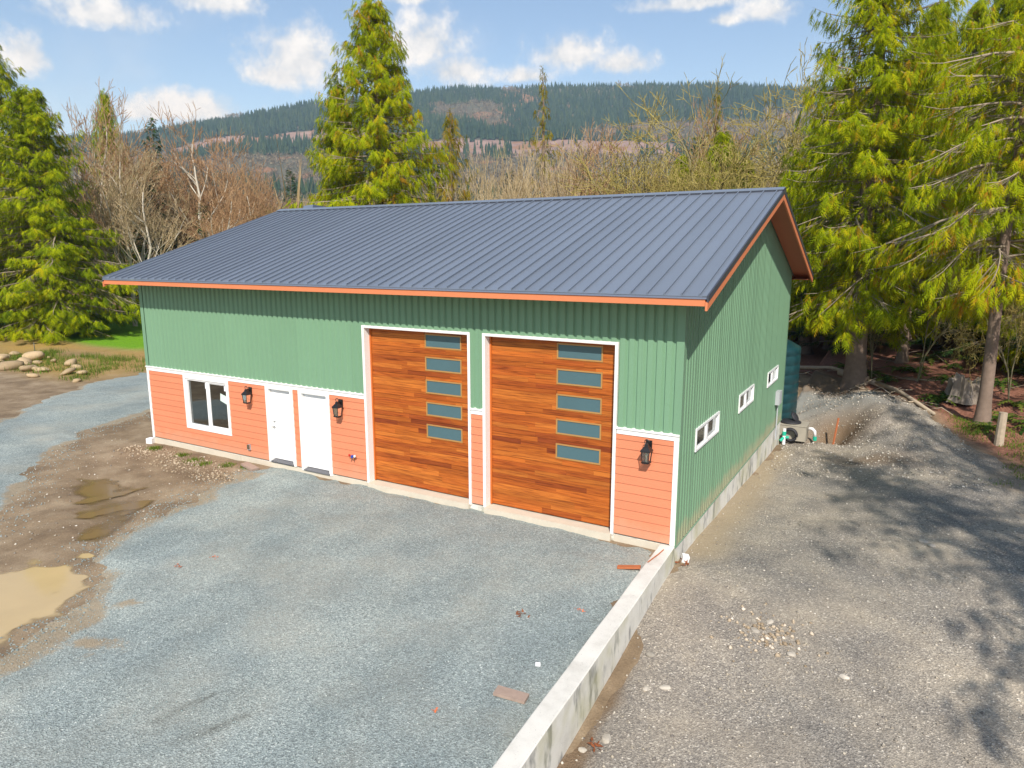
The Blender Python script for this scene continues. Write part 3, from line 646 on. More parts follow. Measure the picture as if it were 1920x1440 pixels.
# entry doors
def entry(q, knob):
    x0, x1, z0, z1 = q
    d = empty('entry_door'); d.parent = shop
    zb = z0-.05
    for c in ((x0-.09, x0, zb, 2.068), (x1, x1+.09, zb, 2.068), (x0+.001, x1-.001, z1-.001, 2.068)): MB().box(c[0], c[1], -.026, .036, c[2], c[3]).build('casing', M['white'], d)
    j = MB(); j.box(x0, x0+.022, -.02, .16, z0, z1-.002); j.box(x1-.022, x1, -.02, .16, z0, z1-.002); j.box(x0+.022, x1-.022, -.02, .16, z1-.025, z1-.002); j.build('jamb', M['white'], d)
    a, b = x0+.026, x1-.026; y = .085; zt = z1-.03; zl = z0+.035
    MB().box(a, b, y+.006, y+.045, zl, zt).build('leaf', M['vinyl'], d)
    W = b-a; H = zt-zl; st = .115; cm = .10; cw = (W-2*st-cm)/2
    stl = MB()                                   # stiles and rails proud of the leaf, panels raised inside
    rows = [(.10, .56), (.72, 1.36), (1.47, 1.70)]; rows = [(r0*H/1.98+.06, r1*H/1.98+.07) for r0, r1 in rows]
    stl.box(a, a+st, y, y+.006, zl, zt); stl.box(b-st, b, y, y+.006, zl, zt); stl.box(a+st+cw, a+st+cw+cm, y, y+.006, zl, zt)
    ed = [0]+[v for r in rows for v in r]+[H]
    for k in range(0, len(ed), 2):
        for xx in (a+st, a+st+cw+cm): stl.box(xx, xx+cw, y, y+.006, zl+ed[k], zl+ed[k+1])
    stl.build('stiles_and_rails', M['vinyl'], d)
    for r0, r1 in rows:
        for xx in (a+st, a+st+cw+cm):
            v = [(xx+.006,y+.006,zl+r0+.006),(xx+cw-.006,y+.006,zl+r0+.006),(xx+cw-.006,y+.006,zl+r1-.006),(xx+.006,y+.006,zl+r1-.006),
                 (xx+.036,y-.001,zl+r0+.036),(xx+cw-.036,y-.001,zl+r0+.036),(xx+cw-.036,y-.001,zl+r1-.036),(xx+.036,y-.001,zl+r1-.036)]
            MB().add(v, [(0,1,5,4),(1,2,6,5),(2,3,7,6),(3,0,4,7),(4,5,6,7)]).build('door_panel', M['vinyl'], d)
    MB().extrude([(-.055,z0-.03),(-.055,z0-.015),(.08,z0+.022),(.13,z0+.022),(.13,z0-.03)], 'x', x0+.001, x1-.001).build('threshold', M['threshold'], d)
    if knob:
        kx = a+.07
        MB().lathe([(.001,0),(.034,.0),(.034,.008),(.012,.012),(.012,.035),(.030,.045),(.032,.06),(.022,.072),(.001,.075)], n=14).build('knob', M['steel'], d, True, loc=(kx, y, zl+.90), rot=(math.pi/2,0,0))
        MB().lathe([(.001,0),(.033,.0),(.033,.012),(.026,.03),(.001,.032)], n=14).build('deadbolt', M['steel'], d, True, loc=(kx, y, zl+1.04), rot=(math.pi/2,0,0))
    return d
entry(D1, True); entry(D2, False)

# garage doors
WOOD = [(.53,.142,.022),(.48,.122,.019),(.42,.10,.017),(.57,.17,.028),(.34,.075,.015),(.27,.056,.014),(.50,.132,.021),(.54,.15,.023),(.46,.115,.018)]
def garage(q, win, seed):
    rnd = random.Random(5); x0, x1, zb, zt = q
    d = empty('garage_door'); d.parent = shop
    for c in ((x0-.05, x0, zb-.02, zt+.045), (x1, x1+.05, zb-.02, zt+.045), (x0+.001, x1-.001, zt, zt+.045)): MB().box(c[0], c[1], -.03, .036, c[2], c[3]).build('casing', M['white'], d)
    j = MB(); j.box(x0+.001, x0+.014, -.026, .225, zb-.0, zt-.001); j.box(x1-.014, x1-.001, -.026, .225, zb-.0, zt-.001); j.box(x0+.014, x1-.014, -.026, .225, zt-.014, zt-.001); j.build('jamb', M['white'], d)
    s = MB(); s.box(x0+.015, x0+.055, .165, .195, 0, zt-.015); s.box(x1-.055, x1-.015, .165, .195, 0, zt-.015); s.box(x0+.055, x1-.055, .165, .195, zt-.03, zt-.015); s.build('door_stop', M['stop'], d)
    MB().box(x0+.016, x1-.016, .212, .25, .0, zt-.016).build('backing', M['rust'], d)
    a, b = x0+.03, x1-.03; sec = .53; top = zt-.01; wa, wb = win
    pats = []
    for p in range(3):
        rows = []
        for r in range(5):
            cuts = [0]; c = 0
            while c < 1:
                c += rnd.uniform(.22, .75); cuts.append(min(c, 1))
            if len(cuts) > 2 and cuts[-1]-cuts[-2] < .12: cuts.pop(-2)
            rows.append([(u, v, rnd.choice(WOOD)) for u, v in zip(cuts, cuts[1:])])
        pats.append(rows)
    rnd = random.Random(seed)
    def plank(xa, xb, za, zb_, c):
        if xb-xa < .02 or zb_-za < .008: return
        y = .196+rnd.uniform(0, .002)
        k = rnd.uniform(.70, .95)
        MB().box(xa+.001, xb-.001, y, .211, za+.0015, zb_-.0015).build('plank', M['wood'], d, color=tuple(min(1, v*k) for v in c))
    def cells(xa, xb, za, zb_, row):
        for u, v, c in row:
            p, q_ = max(xa, a+u*(b-a)), min(xb, a+v*(b-a))
            if q_-p > .02: plank(p, q_, za, zb_, c)
    for k in range(7):
        st = top-k*sec; h = .106; pat = pats[(0, 1, 0, 1, 2, 1, 0)[k]]
        if k == 6: h = (st-.012)/5
        for r in range(5):
            z1_, z0_ = st-r*h-(.005 if r == 0 else 0), st-(r+1)*h
            if k < 5 and r < 4:
                cells(a, wa-.03, z0_, z1_, pat[r]); cells(wb+.03, b, z0_, z1_, pat[r])
                if r == 0: cells(wa-.03, wb+.03, st-.07, z1_, pat[r])
                if r == 3: cells(wa-.03, wb+.03, z0_, st-.397, pat[r])
            else: cells(a, b, z0_, z1_, pat[r])
        if k < 5:
            zt_, zb_ = st-.10, st-.367
            fm = MB()
            for c in ((wa-.03, wb+.03, zt_, zt_+.03), (wa-.03, wb+.03, zb_-.03, zb_), (wa-.03, wa, zb_, zt_), (wb, wb+.03, zb_, zt_)): fm.box(c[0], c[1], .185, .211, c[2], c[3])
            fm.build('window_frame', M['tanframe'], d)
            MB().box(wa, wb, .200, .211, zb_, zt_).build('pane', M['satin'], d)
garage(G1, (-6.01, -5.065), 1); garage(G2, (-2.645, -1.69), 2)

# gable slider windows
for (y0, y1, z0, z1) in GW:
    g = empty('window'); g.parent = shop
    f = MB(); t = .045
    for q in ((y0, y1, z1-t, z1), (y0, y1, z0, z0+t), (y0, y0+t, z0+t, z1-t), (y1-t, y1, z0+t, z1-t)): f.box(-.05, .045, q[0]+.001, q[1]-.001, q[2]+.001, q[3]-.001)
    ym = y0+(y1-y0)*.47; f.box(-.04, .03, ym-.06, ym+.06, z0+t, z1-t)
    f.build('frame', M['vinyl'], g)
    s = MB(); u, v_ = y0+t, ym-.06
    for q in ((u, v_, z1-t-.03, z1-t), (u, v_, z0+t, z0+t+.03), (u, u+.03, z0+t+.03, z1-t-.03), (v_-.03, v_, z0+t+.03, z1-t-.03)): s.box(-.012, .022, q[0], q[1], q[2], q[3])
    s.build('sash', M['vinyl'], g)
    MB().box(-.002, .003, u+.03, v_-.03, z0+t+.03, z1-t-.03).build('pane', M['glass'], g)
    MB().box(-.03, -.025, ym+.06, y1-t, z0+t, z1-t).build('pane', M['glass'], g)

# roof
roof = empty('roof'); roof.parent = shop
PW = .305; xs = -LW-OVX+.03; xe = OVX-.03
def rp(w_):
    m = MB(); y0, y1 = EY, RY-.02
    z = lambda y: EZ+SL*(y-EY)
    m.add([(0,y0,z(y0)-.012),(w_,y0,z(y0)-.012),(w_,y1,z(y1)-.012),(0,y1,z(y1)-.012),(0,y0,z(y0)),(w_,y0,z(y0)),(w_,y1,z(y1)),(0,y1,z(y1))], [(0,3,2,1),(4,5,6,7),(0,1,5,4),(1,2,6,5),(2,3,7,6),(3,0,4,7)])
    for h, c0, c1 in ((.038, .002, .016), (.044, -.002, .020)):
        zz = .0005 if h < .04 else .036
        m.add([(c0,y0,z(y0)+zz),(c1,y0,z(y0)+zz),(c1,y1,z(y1)+zz),(c0,y1,z(y1)+zz),(c0,y0,z(y0)+h),(c1,y0,z(y0)+h),(c1,y1,z(y1)+h),(c0,y1,z(y1)+h)], [(0,3,2,1),(4,5,6,7),(0,1,5,4),(1,2,6,5),(2,3,7,6),(3,0,4,7)])
    # shallow stiffening crown across the pan
    return m.mesh('roof_panel', M['roof'])
pm = rp(PW-.001); n = int((xe-xs)/PW)
for k in range(n):
    link('roof_panel', pm, roof, loc=(xs+k*PW, 0, 0)); link('roof_panel', pm, roof, loc=(xs+k*PW+PW, 2*RY, 0), rot=(0,0,math.pi))
lastw = xe-xs-n*PW
if lastw > .03:
    pl = rp(lastw); link('roof_panel', pl, roof, loc=(xs+n*PW, 0, 0)); link('roof_panel', pl, roof, loc=(xs+n*PW+lastw, 2*RY, 0), rot=(0,0,math.pi))
def slope_bar(mb, x0, x1, ya, yb, lo, hi):        # bar following a slope, lo/hi measured from the roof plane
    mb.add([(x0,ya,zroof(ya)+lo),(x1,ya,zroof(ya)+lo),(x1,yb,zroof(yb)+lo),(x0,yb,zroof(yb)+lo),(x0,ya,zroof(ya)+hi),(x1,ya,zroof(ya)+hi),(x1,yb,zroof(yb)+hi),(x0,yb,zroof(yb)+hi)], [(0,3,2,1),(4,5,6,7),(0,1,5,4),(1,2,6,5),(2,3,7,6),(3,0,4,7)])
for ya, yb in ((RY-.2, RY), (RY, RY+.2)):
    m_ = MB(); slope_bar(m_, xs-.03, xe+.03, ya, yb, .046, .060); m_.build('ridge_cap', M['roof'], roof)
for ya in (RY-.19, RY+.15):
    m_ = MB(); slope_bar(m_, xs, xe, ya, ya+.04, .001, .0455); m_.build('ridge_closure', M['roof_dark'], roof)
for xx, sg in ((xe, 1), (xs, -1)):
    x_in, x_out = (xx, xx+.03) if sg > 0 else (xx-.03, xx)
    for ya, yb in ((EY-.005, RY), (RY, 2*RY-EY+.005)):
        m_ = MB(); slope_bar(m_, x_in, x_out, ya, yb, -.10, .012); m_.build('rake_trim', M['roof_dark'], roof)
        m_ = MB(); slope_bar(m_, xx-.075 if sg > 0 else xx, xx if sg > 0 else xx+.075, ya, yb, .0012, .013); m_.build('rake_flashing', M['roof'], roof)
        m_ = MB(); xa, xb = (xx-.022, xx+.018) if sg > 0 else (xx-.018, xx+.022)
        slope_bar(m_, xa, xb, ya+.0, yb, -.245, -.101); m_.build('rake_fascia', M['fascia'], roof)
        m_ = MB(); xa, xb = (.045, xx-.023) if sg > 0 else (xx+.023, -LW-.045)
        slope_bar(m_, xa, xb, ya+.03 if ya < RY-1 else ya, yb if yb < RY+1 else yb-.03, -.175, -.155); m_.build('soffit', M['soffit'], roof)
for yf, sg in ((EY, 1), (2*RY-EY, -1)):
    ya, yb = (yf+.012, yf+.05) if sg > 0 else (yf-.05, yf-.012)
    MB().box(xs+.03, xe-.03, ya, yb, 4.665, 4.80).build('fascia', M['fascia'], roof)
    ya, yb = (yf-.008, yf+.011) if sg > 0 else (yf-.011, yf+.008)
    MB().box(xs+.004, xe-.004, ya, yb, 4.785, 4.818).build('drip_edge', M['seam'], roof)
    ya, yb = (yf+.051, -.001) if sg > 0 else (DW+.001, yf-.051)
    MB().box(xs+.06, xe-.06, ya, yb, 4.70, 4.715).build('soffit', M['soffit'], roof)
# low hooded vent on the far slope by the left rake
hv = MB(); hv.add([(-18.05+.9,7.2,6.9),(-16.55,7.2,7.0),(-16.55,8.3,6.6),(-17.15,8.3,6.6),(-17.0,7.25,7.33),(-16.5,7.25,7.36),(-16.5,8.2,7.30),(-17.0,8.2,7.28)], [(0,3,2,1),(4,5,6,7),(0,1,5,4),(1,2,6,5),(2,3,7,6),(3,0,4,7)])
hv.build('vent_hood', M['seam'], roof)

# small fittings on the wall
bx = empty('outlet_box', (-12.0, -.012, .27), label='small grey weatherproof outlet low on the coral siding beside the window', cat='outlet')
MB().box(-.045, .045, -.05, .0, -.075, .075).build('housing', M['grey_plastic'], bx); MB().box(-.05, .05, -.062, -.0505, -.05, .08).build('cover', M['steel'], bx)
fc = empty('hose_faucet', (-8.15, -.012, .58), label='twin hose tap with red and blue handles on coral siding beside the garage door', cat='faucet')
MB().tube([(-.07,-.05,0),(.07,-.05,0)], .014, 8).build('pipe', M['steel'], fc)
for sx, mk in ((-1, 'red_plastic'), (1, 'pvc')):
    MB().tube([(sx*.05,0,0),(sx*.05,-.08,0),(sx*.05,-.10,-.06)], .014, 8).build('spout', M['copper'], fc)
    MB().lathe([(.001,0),(.032,0),(.032,.018),(.001,.02)], n=10).build('handle', M[mk], fc, loc=(sx*.085,-.075,.03), rot=(math.pi/2,0,0))
MB().box(-.035, .035, -.09, -.03, -.03, .035).build('valve_body', M['blue_plastic'], fc)
eb = empty('electrical_box', (.02, 10.75, .98), label='grey electrical box with conduit near the rear edge of the green gable wall', cat='electrical box')
MB().box(0, .13, -.18, .18, -.22, .22).build('housing', M['grey_plastic'], eb); MB().box(.131, .142, -.19, .19, -.20, .235).build('cover', M['grey_plastic'], eb); MB().tube([(.05,.05,-.22),(.05,.05,-1.4)], .022, 8).build('conduit', M['grey_plastic'], eb)

def lantern(loc, label):
    e = empty('wall_lantern', loc, label=label, cat='lantern', group='black wall lanterns on the coral siding'); B = M['black']
    MB().box(-.06, .06, -.022, 0, -.02, .19).build('back_plate', B, e)
    MB().tube([(0,-.02,.10),(0,-.09,.15),(0,-.14,.13)], .013, 8).build('arm', B, e)
    c = (0, -.14, 0)
    r = MB(); r.add([(-.10,-.24,.02),(.10,-.24,.02),(.10,-.04,.02),(-.10,-.04,.02),(-.055,-.195,.085),(.055,-.195,.085),(.055,-.085,.085),(-.055,-.085,.085),(-.04,-.18,.10),(.04,-.18,.10),(.04,-.10,.10),(-.04,-.10,.10),(-.03,-.17,.15),(.03,-.17,.15),(.03,-.11,.15),(-.03,-.11,.15)],
          [(3,2,1,0)]+[(4*i+k, 4*i+(k+1) % 4, 4*i+4+(k+1) % 4, 4*i+4+k) for i in range(3) for k in range(4)]+[(12,13,14,15)])
    r.build('roof_cap', B, e)
    MB().tube([(.045*math.sin(t), -.14, .19-.045*math.cos(t)) for t in np.linspace(.5, 2*math.pi-.5, 12)], .009, 6).build('loop', B, e)
    f = MB(); k = .082; kb = .062
    for sx in (-1, 1):
        for sy in (-1, 1): f.tube([(sx*k, -.14+sy*k, .02), (sx*kb, -.14+sy*kb, -.215)], .008, 5)
    for z_, q in ((-.215, kb+.012), (.012, k+.012)):
        for s_ in (-1, 1):
            f.box(-q, q, -.14+s_*q-.006, -.14+s_*q+.006, z_-.008, z_+.008); f.box(s_*q-.006, s_*q+.006, -.14-q, -.14+q, z_-.008, z_+.008)
    f.box(-kb, kb, -.14-kb, -.14+kb, -.235, -.223); f.build('cage', B, e)
    for sx, sy in ((1,0),(-1,0),(0,1),(0,-1)):
        a = [(-1,.0),(1,.0)]; v = []
        for z_, q in ((.01, k-.004), (-.21, kb-.004)):
            for t in (-1, 1): v.append((sx*q+(0 if sx else t*q), -.14+sy*q+(0 if sy else t*q), z_))
        MB().add(v, [(0,1,3,2)]).build('pane', M['lampglass'], e)
    MB().lathe([(.012,-.215),(.012,-.10),(.02,-.09),(.026,-.065),(.018,-.04),(.004,-.02)], (0,-.14,0), 10).build('bulb', M['sticker'], e, True)
lantern((-11.81, -.012, 1.79), 'black lantern beside the slider window, left of the first white door')
lantern((-8.51, -.012, 1.80), 'black lantern between the second white door and the garage door')
lantern((-.58, -.012, 1.83), 'black lantern at the front corner, beyond the second garage door')

# ------------------------------------------------------------------ retaining wall, tank, septic gear
rw = MB(); pts = []
for y in np.linspace(.0, -9.5, 24):
    xr = .0+.043*(-y); pts.append((xr-.29, xr, y, -.03+.006*math.sin(y*3)))
v = []; f = []
for xl, xr, y, zt in pts: v += [(xl,y,-1.4),(xl,y,zt-.012),(xl+.014,y,zt),(xr-.014,y,zt),(xr,y,zt-.012),(xr+.01,y,-1.4)]
for i in range(len(pts)-1):
    for k in range(5): f.append((i*6+k, i*6+k+1, i*6+7+k, i*6+6+k))
f += [(0,5,4,3,2,1), tuple(range((len(pts)-1)*6, len(pts)*6))]
rw.add(v, f).build('retaining_wall', M['concrete'], label='long pale concrete retaining wall between blue yard and brown lot', cat='wall')
def m_tank():
    m, nt, b, L = new_mat('green_poly_tank'); n = geonoise(nt, L, 2.2, 6, .7, (1, 1, .45)); c = ramp(nt, n.outputs['Fac'], [(.35, (.005,.032,.04)), (.58, (.008,.05,.058)), (.78, (.03,.10,.11))], L)
    L(c, b.inputs['Base Color']); b.inputs['Roughness'].default_value = .38; return m
M['tankgreen'] = m_tank()
tk = empty('water_tank', (-1.04, 14.25, -.78), label='dark green plastic water tank behind the rear corner of the workshop', cat='tank')
prof = [(1.24,0),(1.25,.05)]
for k in range(1, 9):
    zz = k*.34; prof += [(1.25, zz-.05), (1.237, zz-.025), (1.237, zz+.025), (1.25, zz+.05)]
prof += [(1.25,2.93),(1.215,3.0),(.75,3.25),(.32,3.36)]
MB().lathe(prof, n=48).build('shell', M['tankgreen'], tk, True); MB().lathe([(.30,3.34),(.30,3.42),(.26,3.45),(.02,3.46)], n=24).build('lid', M['tankgreen'], tk, True)
sb = empty('septic_riser', (.33, 12.95, -.85), label='square concrete septic riser with black lid behind the workshop corner', cat='septic riser')
MB().box(-.45, .45, -.36, .36, 0, .52).build('box', M['oldconcrete'], sb); MB().box(-.47, .47, -.38, .38, .521, .56).build('rim', M['oldconcrete'], sb)
MB().lathe([(.36,.561),(.36,.60),(.30,.63),(.12,.66),(.01,.66)], (-.12,0,0), 22).build('lid', M['rubber'], sb, True)
MB().lathe([(.19,0),(.20,.02),(.17,.05),(.02,.07)], n=18).build('hatch', M['rubber'], sb, True, loc=(.0,.02,.76), rot=(.2,.95,0))
pv = empty('drain_pipe', (.14, 12.2, -.62), label='white and green plastic drain pipe fitting at the foundation corner', cat='pipe')
MB().tube([(0,0,-.3),(0,0,.02)], .055, 10).build('riser', M['pvc'], pv); MB().tube([(0,0,.021),(0,0,.16)], .065, 10).build('coupling', M['pvcgreen'], pv); MB().tube([(0,0,.161),(0,0,.26)], .055, 10).build('cap', M['pvc'], pv); MB().tube([(-.1,-.12,-.16),(0,0,-.05),(.14,.06,-.05)], .05, 10).build('branch', M['pvcgreen'], pv)
el = empty('drain_elbow', (.92, 12.95, -.72), label='white plastic elbow pipe beside the concrete riser', cat='pipe')
MB().tube([(-.1,0,.28),(.02,0,.28),(.1,0,.2),(.12,0,.02)], .055, 10).build('elbow', M['pvc'], el, True); MB().tube([(.12,0,.02),(.12,0,-.12)], .065, 10).build('socket', M['pvcgreen'], el)
cp = [( .30+.20*math.cos(t), 12.42+.05*t/6, -.62+.20*math.sin(t)) for t in np.linspace(0, 9, 40)]
MB().tube(cp, .05, 8).build('corrugated_pipe', M['rubber'], smooth=True, label='coil of black corrugated drain pipe beside the foundation corner', cat='pipe')
MB().tube([(1.62,13.0,-1.0),(1.72,13.05,.02)], .035, 6).build('survey_stake', M['redwood'], label='rusty brown stake in the dirt pit', cat='stake')
MB().box(-.12, .12, -.14, .1, 0, .25).build('downspout_end', M['paperwhite'], loc=(.10,.36,-.45), rot=(.1,.2,.5), scale=(.55,.55,.55), label='white plastic pipe end at the foundation corner on the brown lot', cat='pipe')
MB().box(-.1, .1, -.08, .1, 0, .16).build('downspout_end', M['paperwhite'], loc=(-16.42,-.10,-.21), rot=(0,0,.3), label='white plastic downspout end at the far front corner of the workshop', cat='pipe')

# ------------------------------------------------------------------ vegetation builders
def segs_mesh(name, segs, mat, n=3, tint=None):
    """tapered n-sided sticks; segs rows = x0 y0 z0 x1 y1 z1 r0 r1"""
    S = np.asarray(segs, float); p0 = S[:, :3]; p1 = S[:, 3:6]; d = p1-p0; d /= np.linalg.norm(d, axis=1)[:, None]+1e-9
    h = np.where(np.abs(d[:, 2:3]) < .9, np.array([[0,0,1.]]), np.array([[1.,0,0]])); a = np.cross(d, h); a /= np.linalg.norm(a, axis=1)[:, None]+1e-9; b = np.cross(d, a)
    V = np.zeros((len(S), 2*n, 3))
    for k in range(n):
        t = 2*math.pi*k/n; o = a*math.cos(t)+b*math.sin(t)
        V[:, k] = p0+o*S[:, 6:7]; V[:, n+k] = p1+o*S[:, 7:8]
    base = (np.arange(len(S))*2*n)[:, None]
    F = np.concatenate([base+np.array([[k, (k+1) % n, n+(k+1) % n, n+k]]) for k in range(n)], 0)
    tt = None if tint is None else np.repeat(np.asarray(tint), 2*n)
    return npmesh(name, V.reshape(-1, 3), F, mat, True, tint=tt)

def spray_template(style):
    T = []; F = []
    def tri(a, b, c):
        i = len(T); T.extend([a, b, c]); F.append((i, i+1, i+2))
    w = lambda u: -.22*u*u
    if style == 'cedar':
        tri((0,-.04,0), (0,.04,0), (1.0,0,w(1)))
        for u, s in ((.06,.20),(.22,.27),(.42,.25),(.60,.18)):
            for sg in (-1, 1):
                tri((u-.05,0,w(u)), (u+.07,0,w(u)), (u+.30,sg*s,w(u)-.10))
    else:
        tri((0,-.03,0), (0,.03,0), (1.0,0,w(1)*.5))
        for u, s in ((.08,.30),(.26,.27),(.44,.23),(.62,.17)):
            for sg in (-1, 1):
                tri((u-.05,0,w(u)*.5), (u+.07,0,w(u)*.5), (u+.16,sg*s,w(u)*.5-.04))
    return np.array(T), np.array(F)
TPL = {k: spray_template(k) for k in ('cedar', 'fir')}
def sprays_mesh(name, O, A, Bv, Ls, tint, mat, style):
    T, F = TPL[style]; O, A, Bv = map(np.asarray, (O, A, Bv)); Ls = np.asarray(Ls)
    A = A/np.linalg.norm(A, axis=1)[:, None]; Nn = np.cross(A, Bv); Nn /= np.linalg.norm(Nn, axis=1)[:, None]+1e-9; Bv = np.cross(Nn, A)
    sg = np.where(Nn[:, 2] < 0, -1., 1.)[:, None]; Nn = Nn*sg
    V = O[:, None]+Ls[:, None, None]*(T[None, :, :1]*A[:, None]+T[None, :, 1:2]*Bv[:, None]+T[None, :, 2:]*Nn[:, None])
    FF = (np.arange(len(O))*len(T))[:, None, None]+F[None]
    return npmesh(name, V.reshape(-1, 3), FF.reshape(-1, 3), mat, False, tint=np.repeat(tint, len(T)))

def conifer(seed, H, Rm, base=.12, nb=110, per=34, size=.62, style='cedar', leaf='cedar', bark='bark_brown', trunk_r=.30, prof=1.0, droop=1.0, ragged=.25, gaps=0.0):
    rnd = random.Random(seed); nr = np.random.RandomState(seed)
    lean = (rnd.uniform(-.012, .012), rnd.uniform(-.012, .012))
    tp = lambda t: Vector((lean[0]*t*H+.05*math.sin(t*9+seed), lean[1]*t*H+.05*math.cos(t*7+seed), t*H))
    tm = MB(); ts = [-.02, 0, .015, .05, .12, .25, .4, .55, .7, .85, .99]
    fl = {-.02: 1.6, 0: 1.45, .015: 1.2}
    tm.tube([tp(t) for t in ts], [trunk_r*max(.03, (1-max(t, 0))**.8)*fl.get(t, 1) for t in ts], 10)
    segs = []; O = []; A = []; Bv = []; Ls = []; tint = []
    lobes = [(rnd.uniform(0, 6.28), rnd.uniform(.15, .9), rnd.uniform(.7, 1.35)) for _ in range(7)]
    for i in range(nb):
        t = base+(.985-base)*((i+rnd.random())/nb)**.92
        az = i*2.39996+rnd.uniform(-.5, .5)
        sp = (1-t)/(1-base); pr_ = min(1, (sp**.72)*(1.0 if sp < .8 else 1.0-.35*(sp-.8)/.2))*prof
        ln = Rm*(pr_*(1-ragged+2*ragged*rnd.random())+.035)
        for la, lt, lk in lobes:
            dd = math.cos(az-la); ln *= 1+(lk-1)*max(0, dd)*math.exp(-((t-lt)/.13)**2)
        if rnd.random() < gaps: ln *= .45
        out = Vector((math.cos(az), math.sin(az), 0)); lat = Vector((-out.y, out.x, 0)); p0 = tp(t)
        rise = rnd.uniform(.05, .35) if sp > .35 else rnd.uniform(.25, .75)
        path = []; jit = rnd.random()
        for s in np.linspace(0, 1, 6):
            zz = ln*(rise*s-droop*(.55+.35*jit)*s*s*(.45+.55*sp)+droop*.28*s**4)
            path.append(p0+out*(ln*s)+Vector((0,0,zz))+lat*(ln*.10*math.sin(s*3+i)))
        r0 = .012+.012*ln
        for k in range(5):
            segs.append((*path[k], *path[k+1], r0*(1-k/5)+.004, r0*(1-(k+1)/5)+.004))
        m = max(4, int(per*(.25+.75*ln/Rm)))
        side = .34*ln
        for q in range(m):
            s = .16+.86*(rnd.random()**.75); s = min(s, 1.0)
            k = min(4, int(s*5)); u = s*5-k; p = path[k].lerp(path[k+1], u)
            wv = rnd.uniform(-1, 1); off = wv*side*(1.05-s)*(1.0 if s > .3 else s/.3)+rnd.uniform(-.12, .12)
            p = p+lat*off+Vector((0,0,-abs(off)*.28*droop+(rnd.uniform(-.45, .10) if style == 'cedar' else rnd.uniform(-.10, .08))))
            if q % 3 == 0 and abs(off) > .15:
                pp = path[max(0, k-1)]; segs.append((*pp, *p, .008, .004))
            dn = droop*rnd.uniform(.25, 1.15) if style == 'cedar' else rnd.uniform(.0, .45)
            if style == 'cedar':
                a = out*rnd.uniform(.05, .75)+lat*(wv*.5+rnd.uniform(-.4, .4))+Vector((0,0,-rnd.uniform(.35, 1.25)))
                th = rnd.gauss(0, .55); bb = lat*math.cos(th)+out*math.sin(th)+Vector((0,0,rnd.uniform(-.25, .25)))
            else:
                a = out*rnd.uniform(.35, 1.0)+lat*(wv*.75+rnd.uniform(-.35, .35))+Vector((0,0,-dn))
                bb = lat*rnd.uniform(.6, 1)+out*rnd.uniform(-.5, .5)+Vector((0,0,rnd.uniform(-.45, .45)))
            O.append(p); A.append(a); Bv.append(bb); Ls.append(size*rnd.uniform(.55, 1.25)*(.75+.25*sp))
            tint.append(min(1, max(0, .1+.78*rnd.random()+.10*math.sin(i*1.7))))
    # leader
    for q in range(26):
        t = rnd.uniform(.93, 1.0); az = rnd.uniform(0, 6.28); o = Vector((math.cos(az), math.sin(az), 0))
        O.append(tp(t)+o*.05); A.append(o*rnd.uniform(.3, 1)+Vector((0,0,rnd.uniform(-.6, .7)))); Bv.append(Vector((-o.y, o.x, .1))); Ls.append(size*rnd.uniform(.4, .7)); tint.append(rnd.uniform(.2, .9))
    return dict(trunk=tm.mesh('trunk', M[bark], True), limbs=segs_mesh('limbs', segs, M['limb']), crown=sprays_mesh('crown', O, A, Bv, Ls, np.array(tint), M[leaf], style))

def bare_tree(seed, H, spread=.55, depth=6, bark='bark_pale', twig='twig_tan', stems=1, up=.35, trunk_r=.16, fork=.35, dens=3, crook=.12):
    rnd = random.Random(seed); big = []; tw = []; tt = []
    def grow(p, d, ln, r, lev):
        n = 3 if lev < 3 else 2
        q = p
        for k in range(n):
            d = (d+Vector((rnd.gauss(0,1), rnd.gauss(0,1), rnd.gauss(0,1)))*crook+Vector((0,0,up*.25))).normalized()
            q2 = q+d*(ln/n); ra = r*(1-.35*k/n); rb = r*(1-.35*(k+1)/n)
            if lev <= 2: big.append((*q, *q2, ra, rb))
            else: tw.append((*q, *q2, max(ra, .014), max(rb, .010))); tt.append(rnd.random())
            if lev < depth and k > (0 if lev else 0):
                for _ in range(dens if lev else dens):
                    if rnd.random() < (.70 if lev > 0 else .95):
                        a = rnd.uniform(0, 6.28); ref = d.cross(Vector((.3,.5,.8))).normalized(); side = (ref*math.cos(a)+d.cross(ref)*math.sin(a))
                        nd = (d*(1-fork*rnd.uniform(.6, 1.4))+side*spread*rnd.uniform(.6, 1.4)+Vector((0,0,up*.4))).normalized()
                        grow(q.lerp(q2, rnd.uniform(.2, 1)), nd, ln*rnd.uniform(.42, .72), rb*rnd.uniform(.38, .6), lev+1)
            q = q2
        if lev < depth: grow(q, d, ln*.62, r*.6, lev+1)
    for s in range(stems):
        a = rnd.uniform(0, 6.28); k = 0 if stems == 1 else rnd.uniform(.1, .35)
        grow(Vector((k*math.cos(a)*.8, k*math.sin(a)*.8, -.1)), Vector((k*math.cos(a), k*math.sin(a), 1)).normalized(), H*.42*rnd.uniform(.85, 1.05), trunk_r*(1 if stems == 1 else rnd.uniform(.5, .9)), 0)
    zmax = max(s[5] for s in tw); k = H/zmax
    S = np.array(big); S[:, :6] *= k; T = np.array(tw); T[:, :6] *= k
    return dict(trunk=segs_mesh('trunk', S, M[bark], 6), crown=segs_mesh('crown', T, M[twig], 3, tint=tt)), len(T)

